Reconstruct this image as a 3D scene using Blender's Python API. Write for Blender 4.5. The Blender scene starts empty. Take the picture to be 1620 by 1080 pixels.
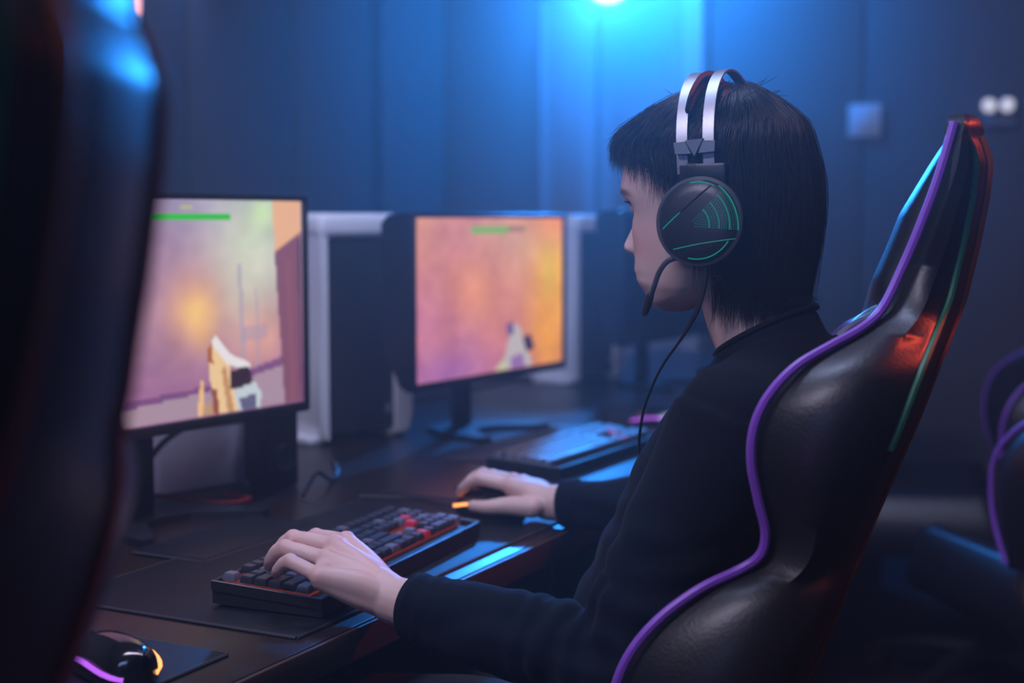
import bpy, bmesh, math, random
import numpy as np
from mathutils import Vector, Matrix, noise as mnoise

random.seed(7); rng = np.random.default_rng(7)
scene = bpy.context.scene
COL = scene.collection
PI = math.pi

# ------------------------------------------------------------------ camera
FPX, YAW, CAMH, HORIZON = 2250.0, math.radians(27), 1.2, 350.0
PITCH = math.atan((540 - HORIZON) / FPX)
cR = np.array([math.cos(YAW), math.sin(YAW), 0.0])
cF0 = np.array([-math.sin(YAW), math.cos(YAW), 0.0]); cZ = np.array([0, 0, 1.0])
cF = cF0 * math.cos(PITCH) - cZ * math.sin(PITCH)
cU = cF0 * math.sin(PITCH) + cZ * math.cos(PITCH)
cC = np.array([0, 0, CAMH])
def ray(px, py): return cF + (px - 810) / FPX * cR - (py - 540) / FPX * cU
def at_depth(px, py, d): return cC + d * ray(px, py)
def at_z(px, py, z):
    v = ray(px, py); return cC + v * (z - cC[2]) / v[2]
def at_y(px, py, y):
    v = ray(px, py); return cC + v * (y - cC[1]) / v[1]

cam_d = bpy.data.cameras.new('camera'); cam = bpy.data.objects.new('camera', cam_d); COL.objects.link(cam)
cam_d.sensor_width = 36; cam_d.lens = FPX / 1620 * 36
cam.location = cC
cam.rotation_euler = (PI / 2 - PITCH, 0, YAW)
cam_d.dof.use_dof = True; cam_d.dof.focus_distance = 1.56; cam_d.dof.aperture_fstop = 2.8
cam_d.clip_start = 0.02
scene.camera = cam
scene.view_settings.view_transform = 'Standard'; scene.view_settings.look = 'None'
scene.view_settings.gamma = 1; scene.view_settings.use_curve_mapping = False
scene.view_settings.exposure = 0.0
cy = scene.cycles; cy.max_bounces = 5; cy.diffuse_bounces = 3; cy.glossy_bounces = 3; cy.transmission_bounces = 2; cy.volume_bounces = 0

# ------------------------------------------------------------------ world: dark room with a thin haze
w = bpy.data.worlds.new('world'); scene.world = w; w.use_nodes = True
nt = w.node_tree; nt.nodes.clear()
wo = nt.nodes.new('ShaderNodeOutputWorld'); bgn = nt.nodes.new('ShaderNodeBackground')
bgn.inputs[0].default_value = (0.01, 0.015, 0.04, 1); bgn.inputs[1].default_value = 1
nt.links.new(bgn.outputs[0], wo.inputs['Surface'])
vs = nt.nodes.new('ShaderNodeVolumeScatter'); vs.inputs['Density'].default_value = 0.048
vs.inputs['Anisotropy'].default_value = 0.76
nt.links.new(vs.outputs[0], wo.inputs['Volume'])

def light(name, kind, loc, target, energy, color, size=0.2, spot=60, blend=0.6, size_y=None):
    d = bpy.data.lights.new(name, kind); d.energy = energy; d.color = color
    if kind == 'AREA':
        d.size = size
        if size_y: d.shape = 'RECTANGLE'; d.size_y = size_y
    else: d.shadow_soft_size = size
    if kind == 'SPOT': d.spot_size = math.radians(spot); d.spot_blend = blend
    o = bpy.data.objects.new(name, d); COL.objects.link(o); o.location = loc
    v = Vector(target) - Vector(loc); o.rotation_euler = v.to_track_quat('-Z', 'Y').to_euler()
    return o

X0_ = -3.2
LAMP_BLUE = at_depth(962, -32, 5.0)
LAMP_RED = np.array([0.95, 3.1, 2.5])
PANEL_A, PANEL_B = (-0.95, 0.1), (-0.95, 1.75)
ADDED_PURPLE = np.array([-0.75, -2.22, 0.42]); ADDED_BLUE = (-0.35, 2.0)  # two unseen sources added behind the camera for chair reflections
light('blue_spot_light', 'SPOT', LAMP_BLUE + np.array([0.03, -0.11, -0.03]), (-0.6, 1.5, 1.0), 250, (0.02, 0.27, 1.0), 0.07, 58, 0.9)
light('blue_wall_wash_light', 'AREA', LAMP_BLUE + np.array([-0.06, 0.55, 0.56]), LAMP_BLUE + np.array([-0.20, 0.98, 0.0]), 40, (0.008, 0.25, 1.0), 0.5, size_y=0.2)
light('red_spot_light', 'SPOT', LAMP_RED + np.array([-0.07, -0.08, -0.07]), (-0.35, 1.55, 1.2), 90, (1.0, 0.09, 0.04), 0.06, 34, 0.6)
light('ceiling_panel_light', 'AREA', (PANEL_A[0], PANEL_A[1], 2.72), (-1.15, 1.4, 0.75), 42, (0.80, 0.72, 1.0), 0.9, size_y=0.5)
light('ceiling_panel_light_far', 'AREA', (PANEL_B[0], PANEL_B[1], 2.72), (-1.5, 2.2, 0.9), 30, (0.52, 0.62, 1.0), 0.9, size_y=0.5)
light('added_blue_light', 'AREA', (ADDED_BLUE[0], -2.30, ADDED_BLUE[1]), (ADDED_BLUE[0], 0, ADDED_BLUE[1] - 0.3), 14, (0.28, 0.45, 1.0), 1.5, size_y=0.4)  # unseen source added for blue reflections on the chair leather
light('blue_wall_spot_light', 'SPOT', (X0_ + 0.16, 3.78, 2.5), (X0_ + 0.05, 3.80, 1.2), 22, (0.15, 0.35, 1.0), 0.03, 50, 0.9)
light('added_purple_light', 'AREA', ADDED_PURPLE, ADDED_PURPLE + np.array([0, 1, 0.25]), 10, (0.62, 0.2, 1.0), 0.9, size_y=0.12)  # unseen source added for purple sheen on the chairs

# ------------------------------------------------------------------ materials
MATS = {}
def srgb(r, g, b):
    def f(c):
        c /= 255.0
        return c / 12.92 if c <= 0.04045 else ((c + 0.055) / 1.055) ** 2.4
    return (f(r), f(g), f(b))
def mat(name, color, rough=0.5, metal=0.0, spec=0.5, coat=0.0, coat_rough=0.1, bump=None, sheen=0.0, emit=None, estr=0.0,
        attr=None, var=None, sss=0.0):
    m = bpy.data.materials.new(name); m.use_nodes = True
    n = m.node_tree.nodes; l = m.node_tree.links; b = n['Principled BSDF']
    b.inputs['Base Color'].default_value = (*color, 1); b.inputs['Roughness'].default_value = rough
    b.inputs['Metallic'].default_value = metal; b.inputs['Specular IOR Level'].default_value = spec
    b.inputs['Coat Weight'].default_value = coat; b.inputs['Coat Roughness'].default_value = coat_rough
    b.inputs['Sheen Weight'].default_value = sheen
    if sss:
        b.inputs['Subsurface Weight'].default_value = sss; b.inputs['Subsurface Radius'].default_value = (0.01, 0.004, 0.002)
        b.inputs['Subsurface Scale'].default_value = 0.6
    if emit:
        b.inputs['Emission Color'].default_value = (*emit, 1); b.inputs['Emission Strength'].default_value = estr
    tc = n.new('ShaderNodeTexCoord')
    if attr:
        a = n.new('ShaderNodeAttribute'); a.attribute_name = attr
        l.new(a.outputs['Color'], b.inputs['Base Color'])
    if var:       # (scale vector, second colour, noise scale)
        mp = n.new('ShaderNodeMapping'); mp.inputs['Scale'].default_value = var[0]
        nz = n.new('ShaderNodeTexNoise'); nz.inputs['Scale'].default_value = var[2]; nz.inputs['Detail'].default_value = 5
        mx = n.new('ShaderNodeMix'); mx.data_type = 'RGBA'
        mx.inputs[6].default_value = (*color, 1); mx.inputs[7].default_value = (*var[1], 1)
        l.new(tc.outputs['Object'], mp.inputs[0]); l.new(mp.outputs[0], nz.inputs['Vector'])
        l.new(nz.outputs['Fac'], mx.inputs[0]); l.new(mx.outputs[2], b.inputs['Base Color'])
    if bump:      # (noise scale, strength, distance)
        nz = n.new('ShaderNodeTexNoise'); nz.inputs['Scale'].default_value = bump[0]; nz.inputs['Detail'].default_value = 4
        bp = n.new('ShaderNodeBump'); bp.inputs['Strength'].default_value = bump[1]; bp.inputs['Distance'].default_value = bump[2]
        l.new(tc.outputs['Object'], nz.inputs['Vector']); l.new(nz.outputs['Fac'], bp.inputs['Height'])
        l.new(bp.outputs[0], b.inputs['Normal'])
    MATS[name] = m
    return m

mat('wall_paint', (0.125, 0.11, 0.115), 0.75, bump=(60, 0.15, 0.004))
mat('panel_paint', (0.145, 0.128, 0.135), 0.7, var=((1, 1, 0.2), (0.12, 0.105, 0.112), 4), bump=(90, 0.1, 0.003))
mat('door_paint', (0.36, 0.36, 0.42), 0.45)
mat('trim_paint', (0.62, 0.62, 0.68), 0.4)
mat('ceiling_paint', (0.06, 0.06, 0.08), 0.85)
mat('floor_carpet', (0.018, 0.016, 0.02), 0.9, bump=(220, 0.5, 0.006))
mat('desk_wood', (0.026, 0.014, 0.012), 0.33, spec=0.38, var=((6, 0.5, 1), (0.017, 0.009, 0.008), 9), bump=(40, 0.05, 0.002))
mat('desk_edge', (0.06, 0.035, 0.03), 0.35)
mat('black_metal', (0.012, 0.012, 0.014), 0.4, 0.6)
mat('black_plastic', (0.014, 0.014, 0.017), 0.42)
mat('gloss_plastic', (0.010, 0.010, 0.013), 0.14, coat=0.6)
mat('dark_mesh', (0.018, 0.020, 0.026), 0.55, bump=(700, 0.5, 0.002))
mat('white_plastic', (0.88, 0.89, 0.92), 0.32, coat=0.2)
mat('grey_plastic', (0.22, 0.22, 0.25), 0.5)
mat('lit_wall_lavender', (0.70, 0.60, 0.72), 0.8)  # pale tone of a lit wall put into the colour
mat('leather', (0.010, 0.010, 0.013), 0.43, coat=0.12, coat_rough=0.3, bump=(260, 0.22, 0.002))
mat('leather_back', (0.012, 0.012, 0.015), 0.42, bump=(300, 0.25, 0.002))
mat('purple_piping', (0.26, 0.07, 0.58), 0.45, sheen=0.2)
mat('green_piping', (0.01, 0.14, 0.07), 0.5)
mat('orange_piping', (0.42, 0.09, 0.02), 0.5)
mat('rubber_pad', (0.009, 0.010, 0.014), 0.5, spec=0.25, bump=(500, 0.3, 0.001))
mat('pad_edge', (0.035, 0.036, 0.042), 0.7)
mat('gloss_pad', (0.02, 0.028, 0.05), 0.5, spec=0.35)
mat('keycap', (0.020, 0.023, 0.030), 0.36)
mat('keycap_pale', (0.10, 0.115, 0.15), 0.38)
mat('keycap_red', (0.55, 0.02, 0.03), 0.4)
mat('kb_glow', (0.02, 0.005, 0.003), 0.5, emit=(1.0, 0.12, 0.03), estr=0.14)
mat('orange_led', (0.2, 0.05, 0.02), 0.4, emit=(1.0, 0.36, 0.09), estr=2.2)
mat('red_led', (0.2, 0.02, 0.01), 0.4, emit=(1.0, 0.07, 0.03), estr=1.0)
mat('purple_led', (0.1, 0.02, 0.2), 0.4, emit=(0.55, 0.12, 0.95), estr=1.0)
mat('green_led', (0.01, 0.1, 0.06), 0.4, emit=(0.0, 0.50, 0.34), estr=0.38)
mat('lens_blue', (0.1, 0.2, 0.5), 0.2, emit=(0.25, 0.62, 1.0), estr=7)
mat('lens_red', (0.5, 0.1, 0.05), 0.2, emit=(1.0, 0.15, 0.06), estr=8)
mat('lens_white', (0.6, 0.6, 0.6), 0.2, emit=(0.9, 0.88, 1.0), estr=0.7)
mat('lamp_white', (0.8, 0.8, 0.85), 0.3, emit=(0.8, 0.86, 1.0), estr=0.9)
mat('added_glow_blue', (0.3, 0.4, 0.8), 0.3, emit=(0.3, 0.5, 1.0), estr=0.6)  # glow of the blue panel added behind the camera
mat('added_glow_purple', (0.3, 0.1, 0.5), 0.3, emit=(0.6, 0.2, 1.0), estr=2)  # glow of the purple tube added behind the camera
mat('sign_white', (0.80, 0.82, 0.88), 0.5)
mat('steel', (0.30, 0.31, 0.35), 0.42, 0.95)
mat('steel_plate', (0.34, 0.40, 0.44), 0.38, 0.8)
mat('cup_plastic', (0.020, 0.022, 0.027), 0.36, bump=(900, 0.15, 0.001))
mat('cup_rim', (0.11, 0.12, 0.14), 0.3, 0.4)  # grey lightened to put the ear cup's rim highlight into the colour
mat('cushion', (0.012, 0.012, 0.014), 0.6)
mat('skin', (0.55, 0.36, 0.30), 0.48, attr='tint', sss=0.12, bump=(420, 0.12, 0.001))
mat('eye_white', (0.32, 0.29, 0.31), 0.2)
mat('iris', (0.02, 0.012, 0.008), 0.1)
mat('lash', (0.008, 0.006, 0.006), 0.6)
mat('hair', (0.009, 0.008, 0.010), 0.31, spec=0.7)
mat('sweater', (0.0042, 0.0074, 0.0145), 0.85, spec=0.12, sheen=0.03, bump=(420, 0.35, 0.0015))
mat('cuff', (0.0045, 0.007, 0.013), 0.85, spec=0.12, sheen=0.03)
mat('trousers', (0.01, 0.01, 0.013), 0.85)
mat('shoe', (0.02, 0.02, 0.022), 0.5)
mat('cable', (0.01, 0.01, 0.012), 0.45)
mat('cable_red_lit', (0.35, 0.03, 0.02), 0.5)  # red light on the cable put into its base colour
hs_ = mat('hair_strand', (0.028, 0.024, 0.026), 0.31, spec=0.7); _n = hs_.node_tree.nodes; _l = hs_.node_tree.links
_t = _n.new('ShaderNodeBsdfTranslucent'); _t.inputs[0].default_value = (0.16, 0.13, 0.13, 1); _m = _n.new('ShaderNodeMixShader'); _m.inputs[0].default_value = 0.3
_l.new(_n['Principled BSDF'].outputs[0], _m.inputs[1]); _l.new(_t.outputs[0], _m.inputs[2]); _l.new(_m.outputs[0], _n['Material Output'].inputs['Surface'])
sm = bpy.data.materials.new('screen_image'); sm.use_nodes = True
_n = sm.node_tree.nodes; _b = _n['Principled BSDF']; _a = _n.new('ShaderNodeAttribute'); _a.attribute_name = 'picture'
_b.inputs['Base Color'].default_value = (0.01, 0.01, 0.01, 1); _b.inputs['Roughness'].default_value = 0.3
sm.node_tree.links.new(_a.outputs['Color'], _b.inputs['Emission Color']); _b.inputs['Emission Strength'].default_value = 1.0
MATS['screen_image'] = sm

# ------------------------------------------------------------------ builders
def frame_from(t):
    t = Vector(t).normalized(); a = Vector((0, 0, 1)) if abs(t.z) < 0.9 else Vector((1, 0, 0))
    x = t.cross(a).normalized(); return x, t.cross(x).normalized()
class MB:
    def __init__(s): s.v = []; s.f = []
    def add(s, vs, fs):
        o = len(s.v); s.v += [tuple(map(float, p)) for p in vs]; s.f += [tuple(i + o for i in f) for f in fs]; return s
    def box(s, c, d, bev=0.0, rot=None, seg=2):
        bm = bmesh.new(); bmesh.ops.create_cube(bm, size=1); bmesh.ops.scale(bm, vec=d, verts=bm.verts)
        if bev: bmesh.ops.bevel(bm, geom=list(bm.edges), offset=min(bev, min(d) * 0.49), segments=seg, profile=0.5, affect='EDGES')
        if rot: bmesh.ops.rotate(bm, cent=(0, 0, 0), matrix=rot, verts=bm.verts)
        bmesh.ops.translate(bm, vec=c, verts=bm.verts)
        bm.verts.ensure_lookup_table()
        for i, v in enumerate(bm.verts): v.index = i
        s.add([v.co[:] for v in bm.verts], [[v.index for v in f.verts] for f in bm.faces]); bm.free(); return s
    def loft(s, rings, cap=True, closed=True):
        n = len(rings[0]); fs = []
        for i in range(len(rings) - 1):
            for j in range(n if closed else n - 1):
                k = (j + 1) % n
                fs.append((i * n + j, i * n + k, (i + 1) * n + k, (i + 1) * n + j))
        vs = [p for r in rings for p in r]
        if cap:
            for base, flip in ((0, True), ((len(rings) - 1) * n, False)):
                c = np.mean(np.array(vs[base:base + n]), axis=0); vs.append(tuple(c)); ci = len(vs) - 1
                for j in range(n):
                    k = (j + 1) % n
                    fs.append((base + k, base + j, ci) if flip else (base + j, base + k, ci))
        return s.add(vs, fs)
    def tube(s, pts, r, n=10, cap=True, round_ends=False, flat=1.0, up=None):
        pts = [Vector(p) for p in pts]; m = len(pts)
        rr = list(r) if hasattr(r, '__len__') else [r] * m
        if round_ends:
            d0 = (pts[0] - pts[1]).normalized(); d1 = (pts[-1] - pts[-2]).normalized()
            pre, post, pr, qr = [], [], [], []
            for a in (0.99, 0.87, 0.6, 0.3):
                pre.append(pts[0] + d0 * rr[0] * a); pr.append(rr[0] * math.sqrt(1 - a * a))
            for a in (0.3, 0.6, 0.87, 0.99):
                post.append(pts[-1] + d1 * rr[-1] * a); qr.append(rr[-1] * math.sqrt(1 - a * a))
            pts = pre + pts + post; rr = pr + rr + qr; m = len(pts)
        tang = [((pts[min(i + 1, m - 1)] - pts[max(i - 1, 0)]).normalized()) for i in range(m)]
        if up is not None:
            x = Vector(up).cross(tang[0]).normalized(); y = tang[0].cross(x).normalized()
        else: x, y = frame_from(tang[0])
        rings = []
        for i in range(m):
            if i:
                q = tang[i - 1].rotation_difference(tang[i]); x = q @ x; x = (x - tang[i] * x.dot(tang[i])).normalized()
            y = tang[i].cross(x)
            rings.append([tuple(pts[i] + (x * math.cos(2 * PI * k / n) + y * math.sin(2 * PI * k / n) * flat) * rr[i]) for k in range(n)])
        return s.loft(rings, cap)
    def prism(s, poly, axis, a, b):
        n = len(poly)
        def P(p, h): return {'x': (h, p[0], p[1]), 'y': (p[0], h, p[1]), 'z': (p[0], p[1], h)}[axis]
        s.add([P(p, a) for p in poly] + [P(p, b) for p in poly],
              [tuple(range(n - 1, -1, -1)), tuple(range(n, 2 * n))] + [(i, (i + 1) % n, (i + 1) % n + n, i + n) for i in range(n)])
        return s
    def lathe(s, prof, c, axis=(0, 0, 1), n=32):
        ax = Vector(axis).normalized(); x, y = frame_from(ax); c = Vector(c)
        return s.loft([[tuple(c + ax * h + (x * math.cos(2 * PI * k / n) + y * math.sin(2 * PI * k / n)) * r) for k in range(n)] for r, h in prof])
    def mesh(s, name, origin=(0, 0, 0), angle=40):
        me = bpy.data.meshes.new(name); o = np.array(origin)
        me.from_pydata([tuple(np.array(p) - o) for p in s.v], [], s.f)
        bm = bmesh.new(); bm.from_mesh(me); bmesh.ops.recalc_face_normals(bm, faces=bm.faces); bm.to_mesh(me); bm.free()
        me.polygons.foreach_set('use_smooth', [True] * len(me.polygons)); me.set_sharp_from_angle(angle=math.radians(angle))
        return me
    def build(s, name, m, parent=None, origin=(0, 0, 0), angle=40):
        me = s.mesh(name, origin, angle); me.materials.append(MATS[m])
        o = bpy.data.objects.new(name, me); COL.objects.link(o)
        if parent: o.parent = parent
        return o
def tag(o, label, cat, group=None):
    o['label'] = label; o['category'] = cat
    if group: o['group'] = group
    return o
def thing(name, label, cat, loc=(0, 0, 0), rz=0.0, group=None):
    o = bpy.data.objects.new(name, None); COL.objects.link(o); o.empty_display_size = 0.05
    o.location = tuple(map(float, loc)); o.rotation_euler = (0, 0, rz)
    return tag(o, label, cat, group)
def struct(o): o['kind'] = 'structure'; return o
def dup(root, loc, rz, label, parent=None):
    r = root.copy(); COL.objects.link(r); r.location = tuple(map(float, loc)); r.rotation_euler = (0, 0, rz); r['label'] = label
    for ch in root.children:
        c = ch.copy(); COL.objects.link(c); c.parent = r
        for g in ch.children:
            d = g.copy(); COL.objects.link(d); d.parent = c
    return r
def lerp_table(tab):
    t = np.array(sorted(tab)); return lambda z: [float(np.interp(z, t[:, 0], t[:, k])) for k in range(1, t.shape[1])]
def smooth_curve(pts, n=8):
    p = [np.array(q, float) for q in pts]; p = [2 * p[0] - p[1]] + p + [2 * p[-1] - p[-2]]; out = []
    for i in range(1, len(p) - 2):
        for k in range(n):
            t = k / n
            out.append(0.5 * (2 * p[i] + (p[i + 1] - p[i - 1]) * t + (2 * p[i - 1] - 5 * p[i] + 4 * p[i + 1] - p[i + 2]) * t * t + (3 * p[i] - p[i - 1] - 3 * p[i + 1] + p[i + 2]) * t ** 3))
    out.append(p[-2]); return out

# ------------------------------------------------------------------ the room
X0, X1, Y0, Y1, ZC = -3.2, 2.8, -2.4, 5.6, 2.8
struct(MB().box(((X0 + X1) / 2, (Y0 + Y1) / 2, -0.05), (X1 - X0 + .4, Y1 - Y0 + .4, 0.1)).build('floor', 'floor_carpet'))
struct(MB().box(((X0 + X1) / 2, (Y0 + Y1) / 2, ZC + 0.05), (X1 - X0 + .4, Y1 - Y0 + .4, 0.1)).build('ceiling', 'ceiling_paint'))
wl = struct(MB().box((X0 - 0.06, (Y0 + Y1) / 2, ZC / 2), (0.1, Y1 - Y0 + .2, ZC)).build('wall_left', 'wall_paint'))
wb = struct(MB().box(((X0 + X1) / 2, Y1 + 0.06, ZC / 2), (X1 - X0 + .2, 0.1, ZC)).build('wall_back', 'wall_paint'))
struct(MB().box((X1 + 0.06, (Y0 + Y1) / 2, ZC / 2), (0.1, Y1 - Y0 + .2, ZC)).build('wall_right', 'wall_paint'))
struct(MB().box(((X0 + X1) / 2, Y0 - 0.06, ZC / 2), (X1 - X0 + .2, 0.1, ZC)).build('wall_front', 'wall_paint'))
# tall wall panels, joints recessed
pw = 0.62; y = Y0 + 0.35
pm = MB().box((0, 0, 0), (0.02, pw - 0.012, ZC - 0.16), 0.004).mesh('wall_panel'); pm.materials.append(MATS['panel_paint'])
while y < Y1:
    if y - pw / 2 > 0.5:
        o = bpy.data.objects.new('wall_panel', pm); COL.objects.link(o); o.location = (X0 + 0.0, min(y, Y1 - pw / 2), ZC / 2 + 0.06); o.parent = wl
    y += pw
x = X0 + 0.33
DX0, DX1 = float(at_y(866, 300, Y1)[0]), float(at_y(1117, 300, Y1)[0])
pb = MB().box((0, 0, 0), (pw - 0.012, 0.02, ZC - 0.16), 0.004).mesh('wall_panel'); pb.materials.append(MATS['panel_paint'])
x = DX0 - 0.02 - pw / 2
while x > X0 - 0.3:
    o = bpy.data.objects.new('wall_panel', pb); COL.objects.link(o); o.location = (x, Y1, ZC / 2 + 0.06); o.parent = wb
    if x - pw / 2 < X0: o.scale = ((x + pw / 2 - X0 - 0.02) / pw, 1, 1); o.location.x = X0 + 0.01 + (x + pw / 2 - X0) / 2
    x -= pw
x = DX1 + 0.02 + pw / 2
while x < X1 - 0.2:
    o = bpy.data.objects.new('wall_panel', pb); COL.objects.link(o); o.location = (x, Y1, ZC / 2 + 0.06); o.parent = wb; x += pw
for nm, c, d in (('baseboard_left', (X0 + 0.02, (Y0 + Y1) / 2, 0.05), (0.02, Y1 - Y0, 0.1)), ('baseboard_back', ((X0 + X1) / 2, Y1 - 0.025, 0.05), (X1 - X0 - .1, 0.02, 0.1))):
    struct(MB().box(c, d, 0.004).build(nm, 'black_plastic'))
# pale double door on the back wall
def onback(px, py=300): return float(at_y(px, py, Y1)[0])
door = bpy.data.objects.new('door_1', None); COL.objects.link(door); door.location = ((DX0 + DX1) / 2, Y1, 0); struct(door)
for a, b in ((868, 945), (952, 1084)):
    xa, xb_ = onback(a), onback(b); m = MB().box(((xa + xb_) / 2, Y1 - 0.015, 1.06), (xb_ - xa, 0.04, 2.12), 0.006)
    lf = m.build('door_leaf', 'door_paint', door, door.location)
    for zc, zh in ((1.62, 0.72), (0.68, 0.8)):
        MB().box(((xa + xb_) / 2, Y1 - 0.037, zc), ((xb_ - xa) * 0.62, 0.01, zh), 0.004).build('inset_panel', 'door_paint', lf, door.location)
MB().box((onback(1101), Y1 - 0.03, 1.4), (onback(1116) - onback(1086), 0.07, 2.8), 0.008).build('door_post', 'trim_paint', door, door.location)
MB().box((onback(864), Y1 - 0.02, 1.07), (0.02, 0.05, 2.14), 0.004).build('door_frame', 'door_paint', door, door.location)
MB().box(((onback(865) + onback(1085)) / 2, Y1 - 0.015, 2.16), (onback(1085) - onback(865), 0.05, 0.06), 0.004).build('door_head', 'door_paint', door, door.location)
MB().tube([(onback(948), Y1 - 0.07, 1.0), (onback(948), Y1 - 0.07, 1.2)], 0.009, 8).build('door_handle', 'steel', door, door.location)

# wall fittings on the back wall
p = at_y(1367, 190, Y1 - 0.03)
t = thing('wall_switch', 'square white wall switch plate on the dark blue back wall', 'switch', p)
MB().box((0, 0.01, 0), (0.125, 0.014, 0.125), 0.005).build('plate', 'sign_white', t)
MB().box((0, 0.0, 0), (0.062, 0.01, 0.075), 0.003).build('rocker', 'sign_white', t)
p = at_y(1580, 172, Y1 - 0.1)
t = thing('emergency_light', 'twin headed emergency light high on the back wall at the right', 'light', p)
MB().box((0, 0.06, -0.035), (0.12, 0.06, 0.06), 0.01).build('housing', 'grey_plastic', t)
for s in (-1, 1):
    h = MB().lathe([(0.012, 0.05), (0.028, 0.02), (0.03, -0.01), (0.027, -0.014)], (s * 0.032, 0, 0.012), (0.15 * s, 1, 0.1), 20).build('lamp_head', 'grey_plastic', t)
    MB().lathe([(0.0265, 0.0), (0.022, -0.008), (0.008, -0.012)], (s * 0.032, -0.012, 0.012), (0.15 * s, 1, 0.1), 20).build('lens', 'lens_white', h)

t = thing('amber_glint', 'small amber glow added for an orange glint, on the left wall above the nearest monitor', 'lamp', (X0 + 0.01, 3.55, 1.90))  # added glowing part, stands for an orange glint at the near chair's edge
MB().box((0.012, 0, 0), (0.024, 0.05, 0.11), 0.006).build('backplate', 'black_metal', t)
MB().tube([(0.04, 0, -0.035), (0.04, 0, 0.035)], 0.013, 12, round_ends=True).build('bulb', 'orange_led', t)
t = thing('downlight', 'black blue downlight fixed high on the left wall', 'lamp', (X0 + 0.01, 3.78, 2.55))
MB().box((0.05, 0, 0.03), (0.1, 0.05, 0.03), 0.006).build('bracket', 'black_metal', t)
MB().lathe([(0.035, 0.05), (0.045, 0.04), (0.045, -0.04), (0.04, -0.04), (0.035, 0.03)], (0.15, 0, 0), (0, 0, 1), 20).build('can', 'black_metal', t)
# stage lamps
def par_lamp(loc, target, lens, label):
    t = thing('stage_lamp', label, 'lamp', loc); loc = Vector([float(c) for c in loc]); d = (Vector(target) - loc).normalized()
    MB().lathe([(0.03, -0.16), (0.075, -0.13), (0.085, -0.04), (0.088, 0.05), (0.083, 0.05), (0.08, 0.0)], (0, 0, 0), d, 28).build('can', 'black_metal', t)
    MB().lathe([(0.079, 0.01), (0.05, 0.018), (0.01, 0.02)], (0, 0, 0), d, 28).build('lens', lens, t)
    side = d.cross(Vector((0, 0, 1))).normalized(); top = Vector((0, 0, 0.2))
    MB().tube([side * 0.1 - d * 0.04, side * 0.1 - d * 0.04 + top * 0.8, top - d * 0.04, -side * 0.1 - d * 0.04 + top * 0.8, -side * 0.1 - d * 0.04], 0.008, 8).build('yoke', 'black_metal', t)
    MB().tube([top - d * 0.04, Vector((-d.x * 0.04, -d.y * 0.04, ZC - loc.z))], 0.014, 10).build('drop_rod', 'black_metal', t)
    return t
par_lamp(LAMP_BLUE, (-0.6, 1.5, 1.0), 'lens_blue', 'blue stage lamp hanging before the pale double door')
par_lamp(LAMP_RED, (-0.35, 1.55, 1.2), 'lens_red', 'red stage lamp hanging behind the seated player')
for (lx, ly, nm) in ((*PANEL_A, 'ceiling light panel above the near end of the long desk'), (*PANEL_B, 'ceiling light panel above the seated player')):
    t = thing('ceiling_light', nm, 'light', (lx, ly, ZC))
    MB().box((0, 0, -0.02), (1.0, 0.6, 0.04), 0.006).build('frame', 'black_metal', t)
    MB().box((0, 0, -0.042), (0.92, 0.52, 0.008), 0.002).build('diffuser', 'lamp_white', t)
t = thing('added_purple_tube', 'purple light tube added for chair sheen, on feet along the wall behind the viewer', 'light', (ADDED_PURPLE[0], ADDED_PURPLE[1] - 0.05, 0))  # added out of view for purple sheen on the chairs
for sx in (-0.4, 0.4): MB().box((sx, 0, ADDED_PURPLE[2] / 2 - 0.01), (0.05, 0.08, ADDED_PURPLE[2] - 0.02), 0.006).build('foot', 'black_metal', t)
MB().tube([(-0.47, 0, ADDED_PURPLE[2]), (0.47, 0, ADDED_PURPLE[2])], 0.02, 12).build('tube', 'added_glow_purple', t)
t = thing('added_blue_panel', 'blue light panel added for chair reflections, on the wall behind the viewer', 'light', (ADDED_BLUE[0], Y0, ADDED_BLUE[1]))  # added out of view for blue reflections on the chairs
MB().box((0, 0.02, 0), (1.6, 0.04, 0.5), 0.006).build('frame', 'black_metal', t)
MB().box((0, 0.045, 0), (1.5, 0.012, 0.4), 0.002).build('diffuser', 'added_glow_blue', t)

# ------------------------------------------------------------------ desk
DZ, DXF, DXB = 0.75, -0.855, -1.80
t = thing('computer_desk', 'long dark brown wooden desk running along the row of screens', 'desk', (-1.3, 1.9, 0))
L = (-1.3, 1.9, 0)
MB().box(((DXF + DXB) / 2 - 0.004, 1.9, DZ - 0.0175), (DXF - DXB - 0.008, 5.6, 0.035), 0.003).build('desktop', 'desk_wood', t, L)
MB().box((DXF - 0.003, 1.9, DZ - 0.018), (0.006, 5.6, 0.036), 0.002).build('edge_band', 'desk_edge', t, L)
MB().box((DXB + 0.05, 1.9, 0.47), (0.02, 5.4, 0.5), 0.002).build('back_panel', 'black_plastic', t, L)
for ly in (-0.82, 0.75, 2.1, 3.3, 4.62):
    MB().box((-1.35, ly, 0.355), (0.7, 0.04, 0.71), 0.004).build('leg', 'black_metal', t, L)

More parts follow.
